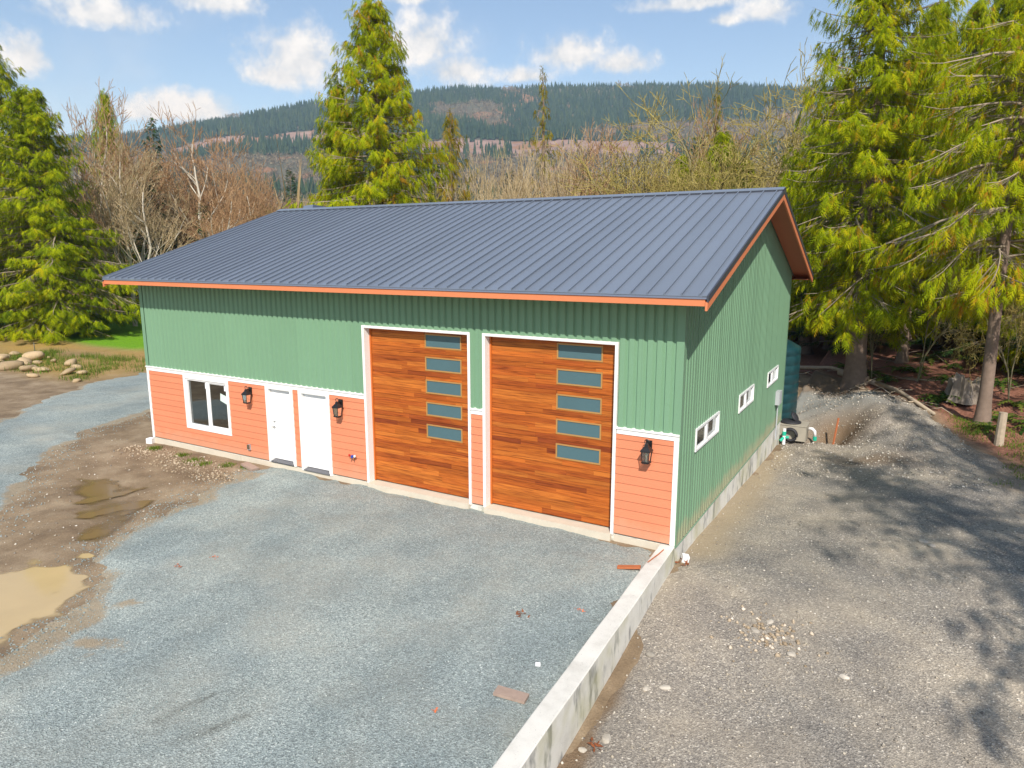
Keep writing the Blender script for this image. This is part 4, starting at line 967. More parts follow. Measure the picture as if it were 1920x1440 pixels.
def plant(proto, name, loc, label, cat, group, rz=0, s=(1,1,1)):
    e = empty(name, loc, rz, label=label, cat=cat, group=group); e.scale = s
    for k in proto: link(k, proto[k], e, kind='stuff' if k == 'limbs' else None)
    return e
gz = lambda x, y: float(zbase(np.array([float(x)]), np.array([float(y)]))[0])
CED = [conifer(11, 20, 4.6, .05, 250, 96, .58, ragged=.34, gaps=.06), conifer(12, 18, 4.4, .08, 230, 92, .56, ragged=.32, gaps=.06), conifer(13, 19, 4.3, .04, 260, 96, .58, ragged=.38, gaps=.08)]
CEDR = [conifer(21, 19, 4.4, .16, 250, 100, .50, trunk_r=.36, gaps=.15), conifer(22, 18, 3.8, .25, 160, 90, .48, trunk_r=.24, gaps=.25, ragged=.35)]
TALL = conifer(23, 22, 4.2, .42, 70, 40, .6, gaps=.3, ragged=.45)
GOLD = conifer(31, 13, 2.6, .15, 90, 34, .55, leaf='cedar_gold', ragged=.4, gaps=.2)
RAG = conifer(32, 20, 2.1, .35, 60, 22, .55, leaf='cedar_gold', ragged=.45, gaps=.4, prof=.8)
FIRS = [conifer(41, 18, 3.2, .10, 130, 42, .62, 'fir', 'fir', droop=.5), conifer(42, 14, 2.6, .05, 110, 40, .55, 'fir', 'fir', droop=.5)]
UND = conifer(43, 9, 2.6, .04, 90, 44, .55, 'fir', 'fir', droop=.7, trunk_r=.09)
ALD = []; cnts = []
for sd, kw in ((51, dict(twig='twig_orange', bark='bark_pale', depth=5, dens=3)), (52, dict(twig='twig_tan', bark='bark_pale', depth=5, dens=3, spread=.45)), (53, dict(twig='twig_orange', bark='bark_moss', depth=5, dens=3, spread=.65, stems=2)),
               (54, dict(twig='twig_tan', bark='bark_pale', depth=4, dens=2, stems=9, up=.7, spread=.32, trunk_r=.07)), (55, dict(twig='twig_moss', bark='bark_moss', depth=5, dens=3, stems=2, spread=.75, up=.15, crook=.2)), (56, dict(twig='twig_moss', bark='bark_moss', depth=4, dens=3, stems=7, spread=.6, up=.3, trunk_r=.05))):
    p_, c_ = bare_tree(sd, 14, **kw); ALD.append(p_); cnts.append(c_)
print('twigs', cnts, 'cedar tris', [len(c['crown'].polygons) for c in CED+CEDR+FIRS])

# ------------------------------------------------------------------ trees standing on their own
def T(proto, name, x, y, top, H, label, cat, group, rz=0, w=1.0, zb=None):
    z = gz(x, y) if zb is None else zb
    k = (top-z)/H; return plant(proto, name, (x, y, z-.05), label, cat, group, rz, (k*w, k*w, k))
GL, GM, GR, GB = 'evergreens left of the workshop', 'evergreens behind the roof', 'evergreens of the right-hand wood', 'leafless trees behind the workshop'
T(CED[0], 'cedar_tree', -53.3, 13.5, 20.8, 20, 'tall bright green cedar at the left edge of the picture', 'tree', GL, .3, 1.3)
T(CED[2], 'cedar_tree', -46.0, 12.6, 16.0, 19, 'full yellow-green cedar with low sweeping boughs beside the lawn', 'tree', GL, 1.9, 1.5)
T(CED[1], 'cedar_tree', -51.5, 8.0, 15.5, 18, 'cedar cut by the left picture edge behind the rock pile', 'tree', GL, 4.0, 1.3)
T(CED[1], 'cedar_tree', -60.2, 25.9, 19.9, 18, 'slim dark cedar top above the bare alders on the left', 'tree', GL, .8, .62)
T(FIRS[0], 'fir_tree', -62.4, 31.8, 18.8, 18, 'narrow dark fir between bare alders left of the roof', 'tree', GL, .2, .7)
T(FIRS[1], 'fir_tree', -58.7, 45.6, 15.0, 14, 'small dark fir just above the far end of the ridge', 'tree', GL, .2, .9)
T(CED[0], 'cedar_tree', -24.6, 20.6, 20.1, 20, 'big golden-green cedar rising behind the middle of the roof', 'tree', GM, 2.4, 1.25)
T(CED[2], 'cedar_tree', -27.0, 20.0, 15.6, 19, 'shorter cedar merging into the left flank of the big middle cedar', 'tree', GM, .9, .85)
T(GOLD, 'cedar_tree', -26.6, 31.2, 15.8, 13, 'small orange-gold conifer right of the big middle cedar', 'tree', GM, .5, .95)
T(RAG, 'hemlock_tree', -24.5, 41.8, 20.8, 20, 'ragged thin conifer with a bare spiky top behind the roof', 'tree', GM, .5)
T(RAG, 'hemlock_tree', -11.8, 46.8, 18.6, 20, 'thin sparse olive conifer near the mossy maple', 'tree', GM, 2.5, 1.3)
T(CEDR[0], 'cedar_tree', 1.68, 19.6, 19.6, 19, 'great cedar with thick grey trunk behind the green tank', 'tree', GR, .4, 1.12)
T(CED[1], 'cedar_tree', 5.2, 33.0, 18.6, 18, 'tall cedar filling the gap behind the two front cedars of the right wood', 'tree', GR, 2.0, 1.05)
T(CEDR[1], 'cedar_tree', 5.86, 14.6, 17.5, 18, 'cedar with bare leaning-looking trunk beside the cut post', 'tree', GR, 1.2, .9)
T(CEDR[0], 'cedar_tree', -1.6, 30.5, 12.5, 19, 'shorter cedar at the left fringe of the right wood, behind the gable peak', 'tree', GR, 2.2, 1.5)
T(CED[0], 'cedar_tree', 8.6, 30.0, 19.5, 20, 'broad cedar between the back cedar and the right picture edge', 'tree', GR, .6, 1.0)
T(CED[1], 'cedar_tree', 1.2, 36.5, 16.5, 18, 'cedar filling the wood just left of the great cedar top', 'tree', GR, 5.0, 1.1)
T(CEDR[1], 'cedar_tree', 3.4, 24.0, 15.5, 18, 'slender cedar with visible pale limbs right of the great trunk', 'tree', GR, 5.2, 1.1)
T(CED[2], 'cedar_tree', 6.6, 38.5, 20.5, 19, 'tall cedar in the second row closing the sky gap of the right wood', 'tree', GR, 3.3, 1.2)
T(CED[1], 'cedar_tree', -.6, 33.5, 14.5, 18, 'full cedar behind the gable peak beside the mossy maple', 'tree', GR, 1.3, 1.15)
T(CED[0], 'cedar_tree', 3.2, 42.0, 21.5, 20, 'highest cedar top rising behind the great cedar', 'tree', GR, 4.4, 1.15)
T(CED[0], 'cedar_tree', 9.2, 23.6, 13.5, 20, 'low full cedar filling the wood right of the bare trunk', 'tree', GR, 2.7, 1.2)
T(CED[2], 'cedar_tree', 10.6, 26.5, 18.5, 19, 'cedar mostly cut off by the right picture edge', 'tree', GR, 1.0, 1.1)
for i, (x, y, t, lb) in enumerate([(3.6,27.5,10.5,'dark young fir between the thick trunk and the right edge of the wood'), (7.4,24.5,9.5,'dark young fir deep behind the bare-trunked cedar'), (0.2,28.5,9.0,'dark young fir behind the thick grey trunk'), (9.5,20.5,9.5,'dark young fir at the right picture edge'), (4.9,39,14,'dark fir far back in the wood'), (-3.2,37,11,'dark fir below the mossy maple limbs'), (12.5,36,15,'dark fir at the far right back of the wood'), (2.0,46,15,'tall dark fir far behind the great cedar'), (8.6,44,15,'tall dark fir in the back row of the wood')]):
    T(UND if i < 4 else FIRS[0], 'fir_tree', x, y, t, 9 if i < 4 else 18, lb, 'tree', 'dark firs inside the right-hand wood', i*1.3, 1.15 if i < 4 else 1.5)
# wood carries on beyond the picture to the right; it shades the lot
for i, (x, y, t) in enumerate([(12.5,-9.0,20), (15.5,-14.0,23), (17.0,-8.0,22), (13.5,-3.5,19), (19.5,-15,24)]):
    T(TALL, 'cedar_tree', x, y, t, 22, ('nearest', 'second', 'outermost', 'fourth', 'farthest')[i]+' cedar of the wood edge along the brown lot, outside the picture', 'tree', 'cedars along the lot outside the picture', i*1.1, 1.0)
for i, (k_, x, y, t, lb) in enumerate([(0,-40,48,15,'dark fir among the bare trees above the far ridge'), (1,-34,52,14,'small dark fir left of the big middle cedar'), (0,-16,58,17,'dark fir behind the fan of pale stems'), (1,-10.5,40,12.5,'olive fir behind the ridge near the gable'), (0,-7,58,17,'dark fir left of the mossy maple'), (1,-13.5,44,13,'short fir behind the right half of the ridge'), (0,-52,24,13,'dark fir low among the left bare trees'), (1,-56,27,13,'dark fir low behind the left cedar'), (1,-45.5,24,9.5,'young fir just above the left rake'), (0,-29,60,15,'dark fir in the valley right of the big middle cedar'), (2,-9.2,39.5,14.2,'full yellow-green evergreen above the gable half of the ridge'), (2,-12.6,41.5,13.0,'round olive evergreen left of the full yellow-green one'), (2,-7.0,37.5,12.0,'low yellow-green evergreen just left of the gable peak')]):
    T(CED[i % 3] if k_ == 2 else FIRS[k_] if i not in (3, 5) else GOLD, 'cedar_tree' if k_ == 2 else 'fir_tree', x, y, t, (20, 18, 19)[i % 3] if k_ == 2 else (18, 14)[k_] if i not in (3, 5) else 13, lb, 'tree', 'firs scattered among the bare trees', i*1.7, 1.1)
BT = [(0,-55.4,19.3,19.0,'tall thin bare alder against the sky beside the left cedar'), (0,-47.7,26.1,18.3,'tall bare tree with orange-brown twig top above the far roof end'), (1,-47.7,19.0,15.0,'pale bare alder close behind the lawn'),
      (1,-44.6,18.5,12.2,'low pale alder over the left roof rake'), (0,-53.2,25.2,14.6,'bare alder second row behind the lawn'), (2,-53.3,27.6,15.5,'bare twin-stem alder between fir and tall orange tree'), (0,-41.5,20.5,11.5,'bare alder leaning over the left eave'), (2,-52.8,32.6,16.0,'wide bare alder right of the tall orange tree'),
      (2,-48.9,32.4,12.9,'low brown alder above the far ridge end'), (1,-50.6,22.0,14.0,'thin pale alder among the left bare trees'), (1,-58.5,22.3,15.6,'pale alder half hidden by the left cedars'), (0,-43.5,28.8,12.5,'orange-brown bare tree above the left rake'), (2,-57,36,15,'brown bare tree in the back row on the left'),
      (3,-21.0,27.4,12.0,'many-stemmed pale shrub just right of the golden conifer'), (3,-19.6,30.2,14.2,'tallest fan of pale bare stems behind the ridge'), (3,-18.2,33.3,13.6,'many-stemmed bare shrub behind the ridge middle'), (3,-23.2,32.0,12.6,'pale bare stems beside the golden conifer'), (2,-18.9,39.2,16.2,'bare tree with arching crown right of the ragged conifer'), (4,-15.5,41.1,14.6,'mossy bare tree with drooping branches behind the ridge'),
      (5,-12.2,37.2,13.6,'olive brushy tree above the ridge near the gable'), (4,-9.9,36.1,13.0,'mossy bare tree above the gable end of the ridge'), (5,-7.6,33.4,11.8,'olive brush just behind the gable peak'), (4,-4.1,37.0,18.6,'big mossy maple reaching up beside the right wood'), (4,-6.2,42.9,18.8,'pale bare tree behind the mossy maple'), (4,-4.4,48.5,21.8,'tallest pale bare tree left of the great cedar'), (0,-8.3,46,18.2,'bare tree crown left of the mossy maple'), (5,-14.5,33.5,11.5,'brown brush behind the right half of the ridge'),
      (3,-29.5,33,12.8,'pale bare stems left of the golden conifer'), (2,-33,30,11.5,'low bare tree in the gap left of the big middle cedar'), (4,-36,33,11.2,'low mossy tree in the gap above the far ridge'), (5,-39.5,31,10.5,'low olive brush above the far ridge end'), (1,-2.0,43,19.0,'bare tree touching the left side of the great cedar')]
for i, (k, x, y, t, lb) in enumerate(BT): T(ALD[k], 'bare_tree', x, y, t, 14, lb, 'tree', GB, i*2.1, 1.0+.25*((i*37) % 7)/7)

# ------------------------------------------------------------------ far woods
def far_conifers(n, seed):
    rs = np.random.RandomState(seed); r = np.sqrt(rs.uniform(330**2, 1575**2, n)); az = np.radians(rs.uniform(-78, 14, n))
    x = 3.56+r*np.sin(az); y = -12.5+r*np.cos(az); return rs, r, np.degrees(az), x, y
def cut_band(r, az, x, y):
    c = np.interp(az, [-80,-52,-47,-42,-36,-20,14], [1330,1240,1180,1100,985,955,980]); hw = np.interp(az, [-56,-50,-44,-38,-33,-18,-12], [0,70,95,60,66,66,25])
    return (np.abs(r-c+25*fbm(x, y, 90, 3)) < hw), r > c
def hill_cover(x, y):
    r_ = np.hypot(x-3.56, y+12.5); cb_, _ = cut_band(r_, np.degrees(np.arctan2(x-3.56, y+12.5)), x, y); return np.stack([cb_.astype(float)]*3+[np.ones_like(x)], -1)
sheet('hill', hx, hy, lambda x, y: hill_h(x, y)+.6, m_hill(), colf=hill_cover, kind='structure', label='forested hill with a clearcut band behind the workshop')
rs, r, az, x, y = far_conifers(88000, 3)
cb, above = cut_band(r, az, x, y); patch = fbm(x, y, 170, 4); patch2 = fbm(x+900, y, 60, 3)
evg = np.where(above, patch+.45*patch2 > -.38+.26*(r < 1180), patch+.6*patch2 > .26)
thin = np.where(above, 1.0, .75); keep = (~cb | (rs.rand(len(r)) < .035)) & (rs.rand(len(r)) < thin)
z = hill_h(x, y)+.6
def tree_cones(m, leaf):
    n = m.sum(); X, Y, Z = x[m], y[m], z[m]; h = (6+15*rs.rand(n)**1.6)*(1+.35*patch[m])*np.where(r[m] > 1400, .6, 1); w = h*rs.uniform(.13, .2, n); V = np.zeros((n, 12, 3)); F = []
    for t, (z0, z1, k) in enumerate(((.08, .72, 1.0), (.42, 1.0, .62))):
        for i in range(5):
            a = 2*math.pi*i/5+rs.uniform(0, .5, n); q = rs.uniform(.75, 1.25, n)
            V[:, t*6+i, 0] = X+np.cos(a)*w*k*q; V[:, t*6+i, 1] = Y+np.sin(a)*w*k*q; V[:, t*6+i, 2] = Z+h*(z0+rs.uniform(-.05, .05, n)); F.append((t*6+i, t*6+(i+1) % 5, t*6+5))
        V[:, t*6+5] = np.stack([X, Y, Z+h*z1], -1)
    FF = (np.arange(n)*12)[:, None, None]+np.array(F)[None]
    tint = np.clip(rs.rand(n)*.75+.25*patch2[m]+.12, 0, 1)
    return npmesh('far_conifers', V.reshape(-1, 3), FF.reshape(-1, 3), leaf, False, tint=np.repeat(tint, 12))
def puff(X, Y, Z, h, w, nt_, leaf, rs, long=1.0):
    n = len(X); u = rs.normal(size=(n, nt_, 3)); u /= np.linalg.norm(u, axis=2)[:, :, None]; rad = rs.rand(n, nt_, 1)**.4; c = u*rad
    C = np.stack([X[:, None]+c[:, :, 0]*w[:, None], Y[:, None]+c[:, :, 1]*w[:, None], Z[:, None]+h[:, None]*(.55+.45*c[:, :, 2])], -1)
    d = u*np.array([1, 1, .9])+np.array([0, 0, .5]); d /= np.linalg.norm(d, axis=2)[:, :, None]; e = np.cross(d, rs.normal(size=d.shape)); e /= np.linalg.norm(e, axis=2)[:, :, None]
    s = (w[:, None, None]*rs.uniform(.25, .6, (n, nt_, 1)))
    V = np.stack([C-d*s*long-e*s*.35/long, C-d*s*long+e*s*.35/long, C+d*s*long], 2)
    F = np.arange(n*nt_*3).reshape(-1, 3); return npmesh('far_brush', V.reshape(-1, 3), F, leaf, False, tint=np.repeat(rs.rand(n), nt_*3))
M['farcon'] = m_leaf('far_conifer_needles', [(0, (.012,.030,.020)), (.5, (.026,.052,.028)), (1, (.06,.085,.035))], .1, .8)
M['valleybrush'] = m_leaf('valley_brush_twigs', [(0, (.17,.12,.06)), (.5, (.31,.225,.115)), (1, (.40,.31,.17))], .1, .9)
M['farbrush'] = m_leaf('far_bare_crowns', [(0, (.10,.08,.055)), (.5, (.19,.15,.10)), (1, (.28,.23,.15))], .1, .9)
link('far_conifers', tree_cones(keep & evg, M['farcon']), kind='stuff', label='dark conifer forest covering the distant hill')
mb_ = keep & ~evg & (rs.rand(len(r)) < .75)
nb_ = mb_.sum(); link('far_brush', puff(x[mb_], y[mb_], z[mb_], rs.uniform(6, 11, nb_), rs.uniform(2.2, 4.0, nb_), 10, M['farbrush'], rs), kind='stuff', label='brown leafless woods on the lower slope of the distant hill')
nw = 520; rw_ = np.sqrt(rs.uniform(70**2, 340**2, nw)); aw = np.radians(rs.uniform(-80, 16, nw)); xw_, yw_ = 3.56+rw_*np.sin(aw), -12.5+rw_*np.cos(aw); hw_ = rs.uniform(6, 12.5, nw)
zw_ = np.array([gz(a, b) for a, b in zip(xw_, yw_)])
link('far_brush', puff(xw_, yw_, zw_, hw_, hw_*.38, 130, M['valleybrush'], rs, 3.0), kind='stuff', label='tangled leafless brush filling the valley behind the workshop')

ORD = ['first','second','third','fourth','fifth','sixth','seventh','eighth','ninth','tenth','eleventh','twelfth','thirteenth','fourteenth','fifteenth','sixteenth','seventeenth','eighteenth','nineteenth','twentieth']
def ordinals(objs, fmt):
    cl = co.location
    for i, o in enumerate(sorted(objs, key=lambda o: math.atan2(o['at'][0]-cl.x, o['at'][1]-cl.y))): o['label'] = fmt % ORD[i]; del o['at']
# ------------------------------------------------------------------ rocks, logs, ferns and small things
def rock_mesh(seed, mat, flat=.62):
    import bmesh
    bm = bmesh.new(); bmesh.ops.create_icosphere(bm, subdivisions=2, radius=.5); rr_ = random.Random(seed)
    pl = [(Vector((rr_.gauss(0,1), rr_.gauss(0,1), rr_.gauss(0,1))).normalized(), rr_.uniform(.30, .44)) for _ in range(9)]
    for v in bm.verts:
        for n_, d_ in pl:
            e_ = v.co.dot(n_)-d_
            if e_ > 0: v.co -= n_*e_*.85
        v.co += Vector((rr_.gauss(0,1), rr_.gauss(0,1), rr_.gauss(0,1)))*.012
        v.co.z *= flat
    me = bpy.data.meshes.new('rock'); bm.to_mesh(me); bm.free(); me.materials.append(mat); me.shade_smooth(); return me
M['lotstone'] = paint('lot_stone', (.42, .38, .32), .9, .25, 20, .2, bumps=.3, bscale=40, objvar=.45)
RS = [rock_mesh(20+i, M['lotstone'], .6) for i in range(4)]
for r_ in RS: r_.shade_flat()
RK = [rock_mesh(i, M['stone'], .5+.08*(i % 4)) for i in range(7)]
BL = [(-38.5,5.9,.75,'grey boulder at the left picture edge of the rock pile'),(-34.6,4.4,1.15,'largest pale tan boulder at the front of the rock pile'),(-35.4,5.4,.95,'orange-tan block in the middle of the rock pile'),(-36.8,6.5,1.05,'long tan boulder on top of the rock pile beside the metal stake'),(-39.5,6.9,.7,'rounded boulder at the back of the rock pile'),(-38.6,7.3,.65,'pale boulder at the back right of the rock pile'),(-33.3,4.6,.75,'tan rock low on the right side of the rock pile'),(-32.6,5.0,.55,'small rock at the foot of the rock pile'),(-31.5,3.9,.5,'lone stone on the bank below the rock pile'),
      (-33.3,6.6,.8,'flat yellow rock at the top of the separate stone group'),(-32.1,6.2,.55,'tan rock beside the flat yellow rock'),(-31.0,5.2,.75,'rounded rock at the front of the separate stone group'),(-30.4,5.5,.6,'yellowish rock right of the rounded one in the separate group'),(-28.9,4.45,.4,'pale stone on the bank beside the lane'),(-37.2,5.2,.9,'grey-tan boulder at the left front of the rock pile')]
for i, (x_, y_, d_, lb) in enumerate(BL):
    link('boulder', RK[i % 7], loc=(x_, y_, gz(x_, y_)+d_*.16), rot=(.2*math.sin(i), .2*math.cos(i*2), i*1.3), scale=(d_*1.1, d_*.85, d_*.8), label=lb, cat='boulder', group='boulders of the rock pile beside the lane')
rr2 = random.Random(4); sm = []
for i in range(16):
    x_, y_ = -35.5+rr2.gauss(0, 1.6), 5.6+rr2.gauss(0, .9); d_ = rr2.uniform(.25, .5)
    o = link('boulder', RK[i % 7], loc=(x_, y_, gz(x_, y_)+.1), rot=(0, .2, i), scale=(d_*1.2, d_, d_), cat='boulder', group='small stones of the rock pile'); o['at'] = (x_, y_); sm.append(o)
ordinals(sm, '%s from the left of the small tan stones wedged in the rock pile')
lz = lambda x, y: max(float(lot_z(np.array([float(x)]), np.array([float(y)]))[0]), gz(x, y))
STN = [(.55,-2.95,.17,'tan angular stone against the foot of the retaining wall'),(.75,-3.75,.15,'white oval stone on the brown lot near the wall puddle'),(.98,-3.6,.16,'long white stone beside the oval one on the lot'),(.62,-4.9,.17,'brown flat stone near the wall puddle'),(.42,-5.2,.13,'whitish round stone beside the puddle'),(.62,-6.0,.14,'tan round stone low beside the puddle'),(1.0,-5.9,.15,'orange flat stone at the bottom of the lot'),(1.83,-1.57,.16,'grey flat stone in the pebble patch on the lot'),(2.45,-1.95,.17,'pale stone right of the pebble patch'),(3.2,-2.2,.16,'white oval stone alone in the middle of the lot'),(2.0,-1.2,.13,'cream stone in the pebble patch on the lot'),(4.2,3.5,.2,'rusty orange stone in the tree shade on the lot'),(4.35,3.3,.2,'blue-grey stone beside the rusty orange one')]
for i, (x_, y_, d_, lb) in enumerate(STN): link('stone', RS[(i*3) % 4], loc=(x_, y_, lz(x_, y_)+d_*.04), rot=(.1, .1, i*1.7), scale=(d_*1.1, d_*.8, d_*.7), label=lb, cat='stone', group='loose stones on the brown lot')
def scatter(n, zone, zf, smin, smax, mat, name, label, seed, power=2.5):
    rs = np.random.RandomState(seed); x, y = zone(rs, n); z = zf(x, y); n = len(x)
    s = smin+(smax-smin)*rs.rand(n)**power
    T8 = np.array([(1,0,0),(0,1,0),(-1,0,0),(0,-1,0),(0,0,.7),(0,0,-.7)], float); F8 = np.array([(0,1,4),(1,2,4),(2,3,4),(3,0,4),(1,0,5),(2,1,5),(3,2,5),(0,3,5)])
    V = T8[None]*rs.uniform(.6, 1.3, (n, 6, 1))*s[:, None, None]*.5; a = rs.uniform(0, 6.28, n); c, s_ = np.cos(a), np.sin(a)
    X = V[:, :, 0]*c[:, None]-V[:, :, 1]*s_[:, None]; Y = V[:, :, 0]*s_[:, None]+V[:, :, 1]*c[:, None]
    P = np.stack([X+x[:, None], Y+y[:, None], V[:, :, 2]+z[:, None]+s[:, None]*.12], -1)
    F = (np.arange(n)*6)[:, None, None]+F8[None]
    return link(name, npmesh(name, P.reshape(-1, 3), F.reshape(-1, 3), mat, False, tint=np.repeat(np.clip(rs.rand(n)*.85+.12, 0, 1), 6)), kind='stuff', label=label)
def zone_lot(rs, n):
    x = rs.uniform(.05, 7.5, n); y = -9+ (rs.rand(n)**1.3)*23; k = (polysd(x, y, LOT) > .1) & (x > xwall(y)+.17); return x[k], y[k]
scatter(13000, zone_lot, lot_z, .010, .060, M['pebble'], 'pebbles', 'loose pale pebbles scattered over the brown lot', 5, 4)
def zone_patch(rs, n):
    x = rs.normal(2.0, .35, n); y = rs.normal(-1.6, .35, n); return x, y
scatter(160, zone_patch, lot_z, .03, .11, M['pebble_tan'], 'pebbles', 'patch of larger pale pebbles on the brown lot', 6, 1.5)
def zone_yard(rs, n):
    x = rs.uniform(-11, .2, n); y = -9.5+rs.rand(n)*9.4; k = (polysd(x, y, YARD) > -.3) & (x < xwall(y)-.2); return x[k], y[k]
scatter(15000, zone_yard, lambda x, y: np.maximum(yard_z(x, y), zbase(x, y)), .012, .034, M['pebble_blue'], 'gravel_chips', 'crushed blue-grey chips on the surface of the yard', 7, 2)
def zone_edge(rs, n):
    x = rs.uniform(-13, -4.3, n); y = rs.uniform(-9.6, -.3, n); sd = polysd(x, y, YARD); k = rs.rand(n) < np.exp(-((sd+.25)/.55)**2); return x[k], y[k]
scatter(16000, zone_edge, lambda x, y: np.maximum(yard_z(x, y), zbase(x, y)), .015, .05, M['pebble_blue'], 'gravel_chips', 'blue-grey chips strewn into the mud along the yard edge', 8, 2)
def zone_lane(rs, n):
    x = rs.uniform(-24, -12, n); y = rs.uniform(-8, 4, n); sd = polysd(x, y, ROAD); k = rs.rand(n) < np.exp(-((sd+.15)/.5)**2); return x[k], y[k]
scatter(14000, zone_lane, zbase, .02, .06, M['pebble_blue'], 'gravel_chips', 'blue-grey chips strewn along the lane edge', 9, 2)
def zone_house(rs, n):
    x = rs.uniform(-16.6, -10.9, n); y = -.75-.10*(x+16)+rs.normal(0, .32, n); k = y < -.08; return x[k], y[k]
scatter(1500, zone_house, zbase, .02, .10, M['pebble_tan'], 'pebbles', 'strip of pale rubble along the coral wall foot', 10, 3)
def zone_mud(rs, n):
    x = rs.uniform(-20, -7, n); y = rs.uniform(-8, -.2, n); return x, y
scatter(2500, zone_mud, zbase, .015, .07, M['pebble'], 'pebbles', 'stray pebbles on the brown mud', 12, 4)
def zone_heap(rs, n):
    x = rs.uniform(.2, 5.5, n); y = rs.uniform(8, 19, n); k = polysd(x, y, LOT) > 0; return x[k], y[k]
scatter(7000, zone_heap, lot_z, .02, .09, M['pebble'], 'pebbles', 'stones on the gravel heap behind the workshop', 13, 4)

# fallen logs and branches along the edge of the wood
def log(name, pts, r, label, cat='log', mat='log', n=8, grp='fallen logs at the edge of the wood'):
    P = [(x, y, max(gz(x, y), lz(x, y) if y < 22 else -9)+r*.8+dz) for x, y, dz in pts]
    o = MB().tube(P, [r*(1-.35*i/(len(P)-1)) for i in range(len(P))], n).build(name, M[mat], smooth=True, label=label, cat=cat, group=grp); o['at'] = P[0][:2]; return o
log('fallen_log', [(-1.2,23.4,.15),(.6,21.9,.12),(2.2,20.5,.05)], .10, 'longest bleached log lying below the thick cedar trunk')
log('fallen_log', [(1.0,21.4,.0),(2.2,20.0,.0),(3.3,17.6,.05)], .15, 'grey-brown log crossing the middle of the debris line')
log('fallen_log', [(2.6,19.0,.10),(3.5,16.8,.04),(4.5,14.0,.0)], .09, 'thin pale log running down towards the lot')
log('fallen_log', [(1.55,20.6,.1),(1.95,19.9,.0),(2.15,19.2,-.05)], .11, 'short broken tan log end pointing at the gravel heap')
log('fallen_log', [(3.4,20.4,.0),(5.2,19.4,.0),(6.4,18.8,.0)], .05, 'thin dark log lying on the leaf litter behind the stump')
rb = random.Random(9)
sm = []
for i in range(18):
    x_ = rb.uniform(-.4, 4.4); y_ = 22.2-1.75*x_+rb.gauss(0, .45); a_ = rb.uniform(0, 6.28); l_ = rb.uniform(.5, 1.5)
    sm += [log('branch', [(x_, y_, .02), (x_+l_*.5*math.cos(a_), y_+l_*.5*math.sin(a_), rb.uniform(.02, .22)), (x_+l_*math.cos(a_), y_+l_*math.sin(a_), rb.uniform(.0, .35))], rb.uniform(.014, .03), 'thin bleached branch in the debris line at the edge of the wood', 'branch', 'log', 5, 'broken branches at the edge of the wood')]
ordinals(sm, '%s from the tank of the thin bleached branches in the debris line'); sm = []
for i in range(20):
    x_ = rb.uniform(2.5, 9); y_ = rb.uniform(16.5, 27); a_ = rb.uniform(0, 6.28); l_ = rb.uniform(.8, 2.2)
    if y_ < 22.6-1.75*x_+2: continue
    sm += [log('branch', [(x_, y_, .02), (x_+l_*.5*math.cos(a_), y_+l_*.5*math.sin(a_), rb.uniform(.02, .3)), (x_+l_*math.cos(a_), y_+l_*math.sin(a_), rb.uniform(.0, .5))], rb.uniform(.012, .025), 'dead branch lying on the red leaf litter inside the wood', 'branch', 'bark_brown', 5, 'dead branches on the leaf litter')]
ordinals(sm, '%s from the left of the dead branches on the red leaf litter'); sm = []
# stump
sx_, sy_ = 5.55, 17.4; st = MB(); nn = 28; ring = []
for lv, (h_, k_) in enumerate(((-.1,1.25),(.12,1.08),(.4,.95),(.72,.9))):
    for i in range(nn):
        a_ = 2*math.pi*i/nn; fl_ = 1+.13*math.sin(a_*7)+.07*math.sin(a_*13+1); top_ = h_ if lv < 3 else h_+.16*math.sin(a_*3+1)+.07*math.sin(a_*11)
        ring.append((.55*k_*fl_*math.cos(a_), .55*k_*fl_*math.sin(a_), top_))
ring.append((0,0,.5))
st.add(ring, [(l*nn+i, l*nn+(i+1) % nn, (l+1)*nn+(i+1) % nn, (l+1)*nn+i) for l in range(3) for i in range(nn)]+[(3*nn+i, 3*nn+(i+1) % nn, 4*nn) for i in range(nn)])
M['stumpwood'] = paint('grey_stump_wood', (.27, .23, .19), .95, .35, 7, .2, bumps=.5, bscale=16)
st.build('tree_stump', M['stumpwood'], loc=(sx_, sy_, gz(sx_, sy_)), label='weathered grey stump with split sides beside the bare-trunked cedar', cat='stump')
px_, py_ = 6.2, 12.5
MB().tube([(0,0,-.2),(.01,0,.5),(.02,0,1.0)], [.135,.12,.115], 10).build('cut_post', M['log'], loc=(px_, py_, gz(px_, py_)), smooth=False, label='short cut wooden post at the right edge of the lot', cat='post')
MB().tube([(0,0,-.2),(0,0,.75)], .025, 6).build('metal_stake', M['steel'], loc=(-38.2,7.3,gz(-38.2,7.3)), label='thin metal stake standing behind the rock pile', cat='stake')
# ferns
def fern_mesh(seed):
    rs = random.Random(seed); v = []; f = []; t = []
    for k in range(15):
        a_ = k*2.4+rs.uniform(-.3, .3); ln = rs.uniform(.65, 1.05); el = rs.uniform(.55, 1.1); o_ = Vector((math.cos(a_), math.sin(a_), 0)); l_ = Vector((-o_.y, o_.x, 0)); tt_ = rs.random()
        pts = [o_*(ln*s*math.cos(el*(1-.3*s)))+Vector((0,0,ln*(math.sin(el)*s-.75*s*s))) for s in np.linspace(0, 1, 9)]
        for i in range(8):
            w_ = .15*math.sin(math.pi*(.12+.88*(i+.5)/8.5))
            for sg in (-1, 1):
                b_ = len(v); v += [pts[i], pts[i+1], pts[i]*.4+pts[i+1]*.6+l_*sg*w_+Vector((0,0,-.03))+o_*.05]; f.append((b_, b_+1, b_+2)); t += [tt_]*3
    return npmesh('fern', np.array([tuple(p) for p in v]), np.array(f), M['fern'], False, tint=np.array(t))
FN = [fern_mesh(i) for i in range(3)]
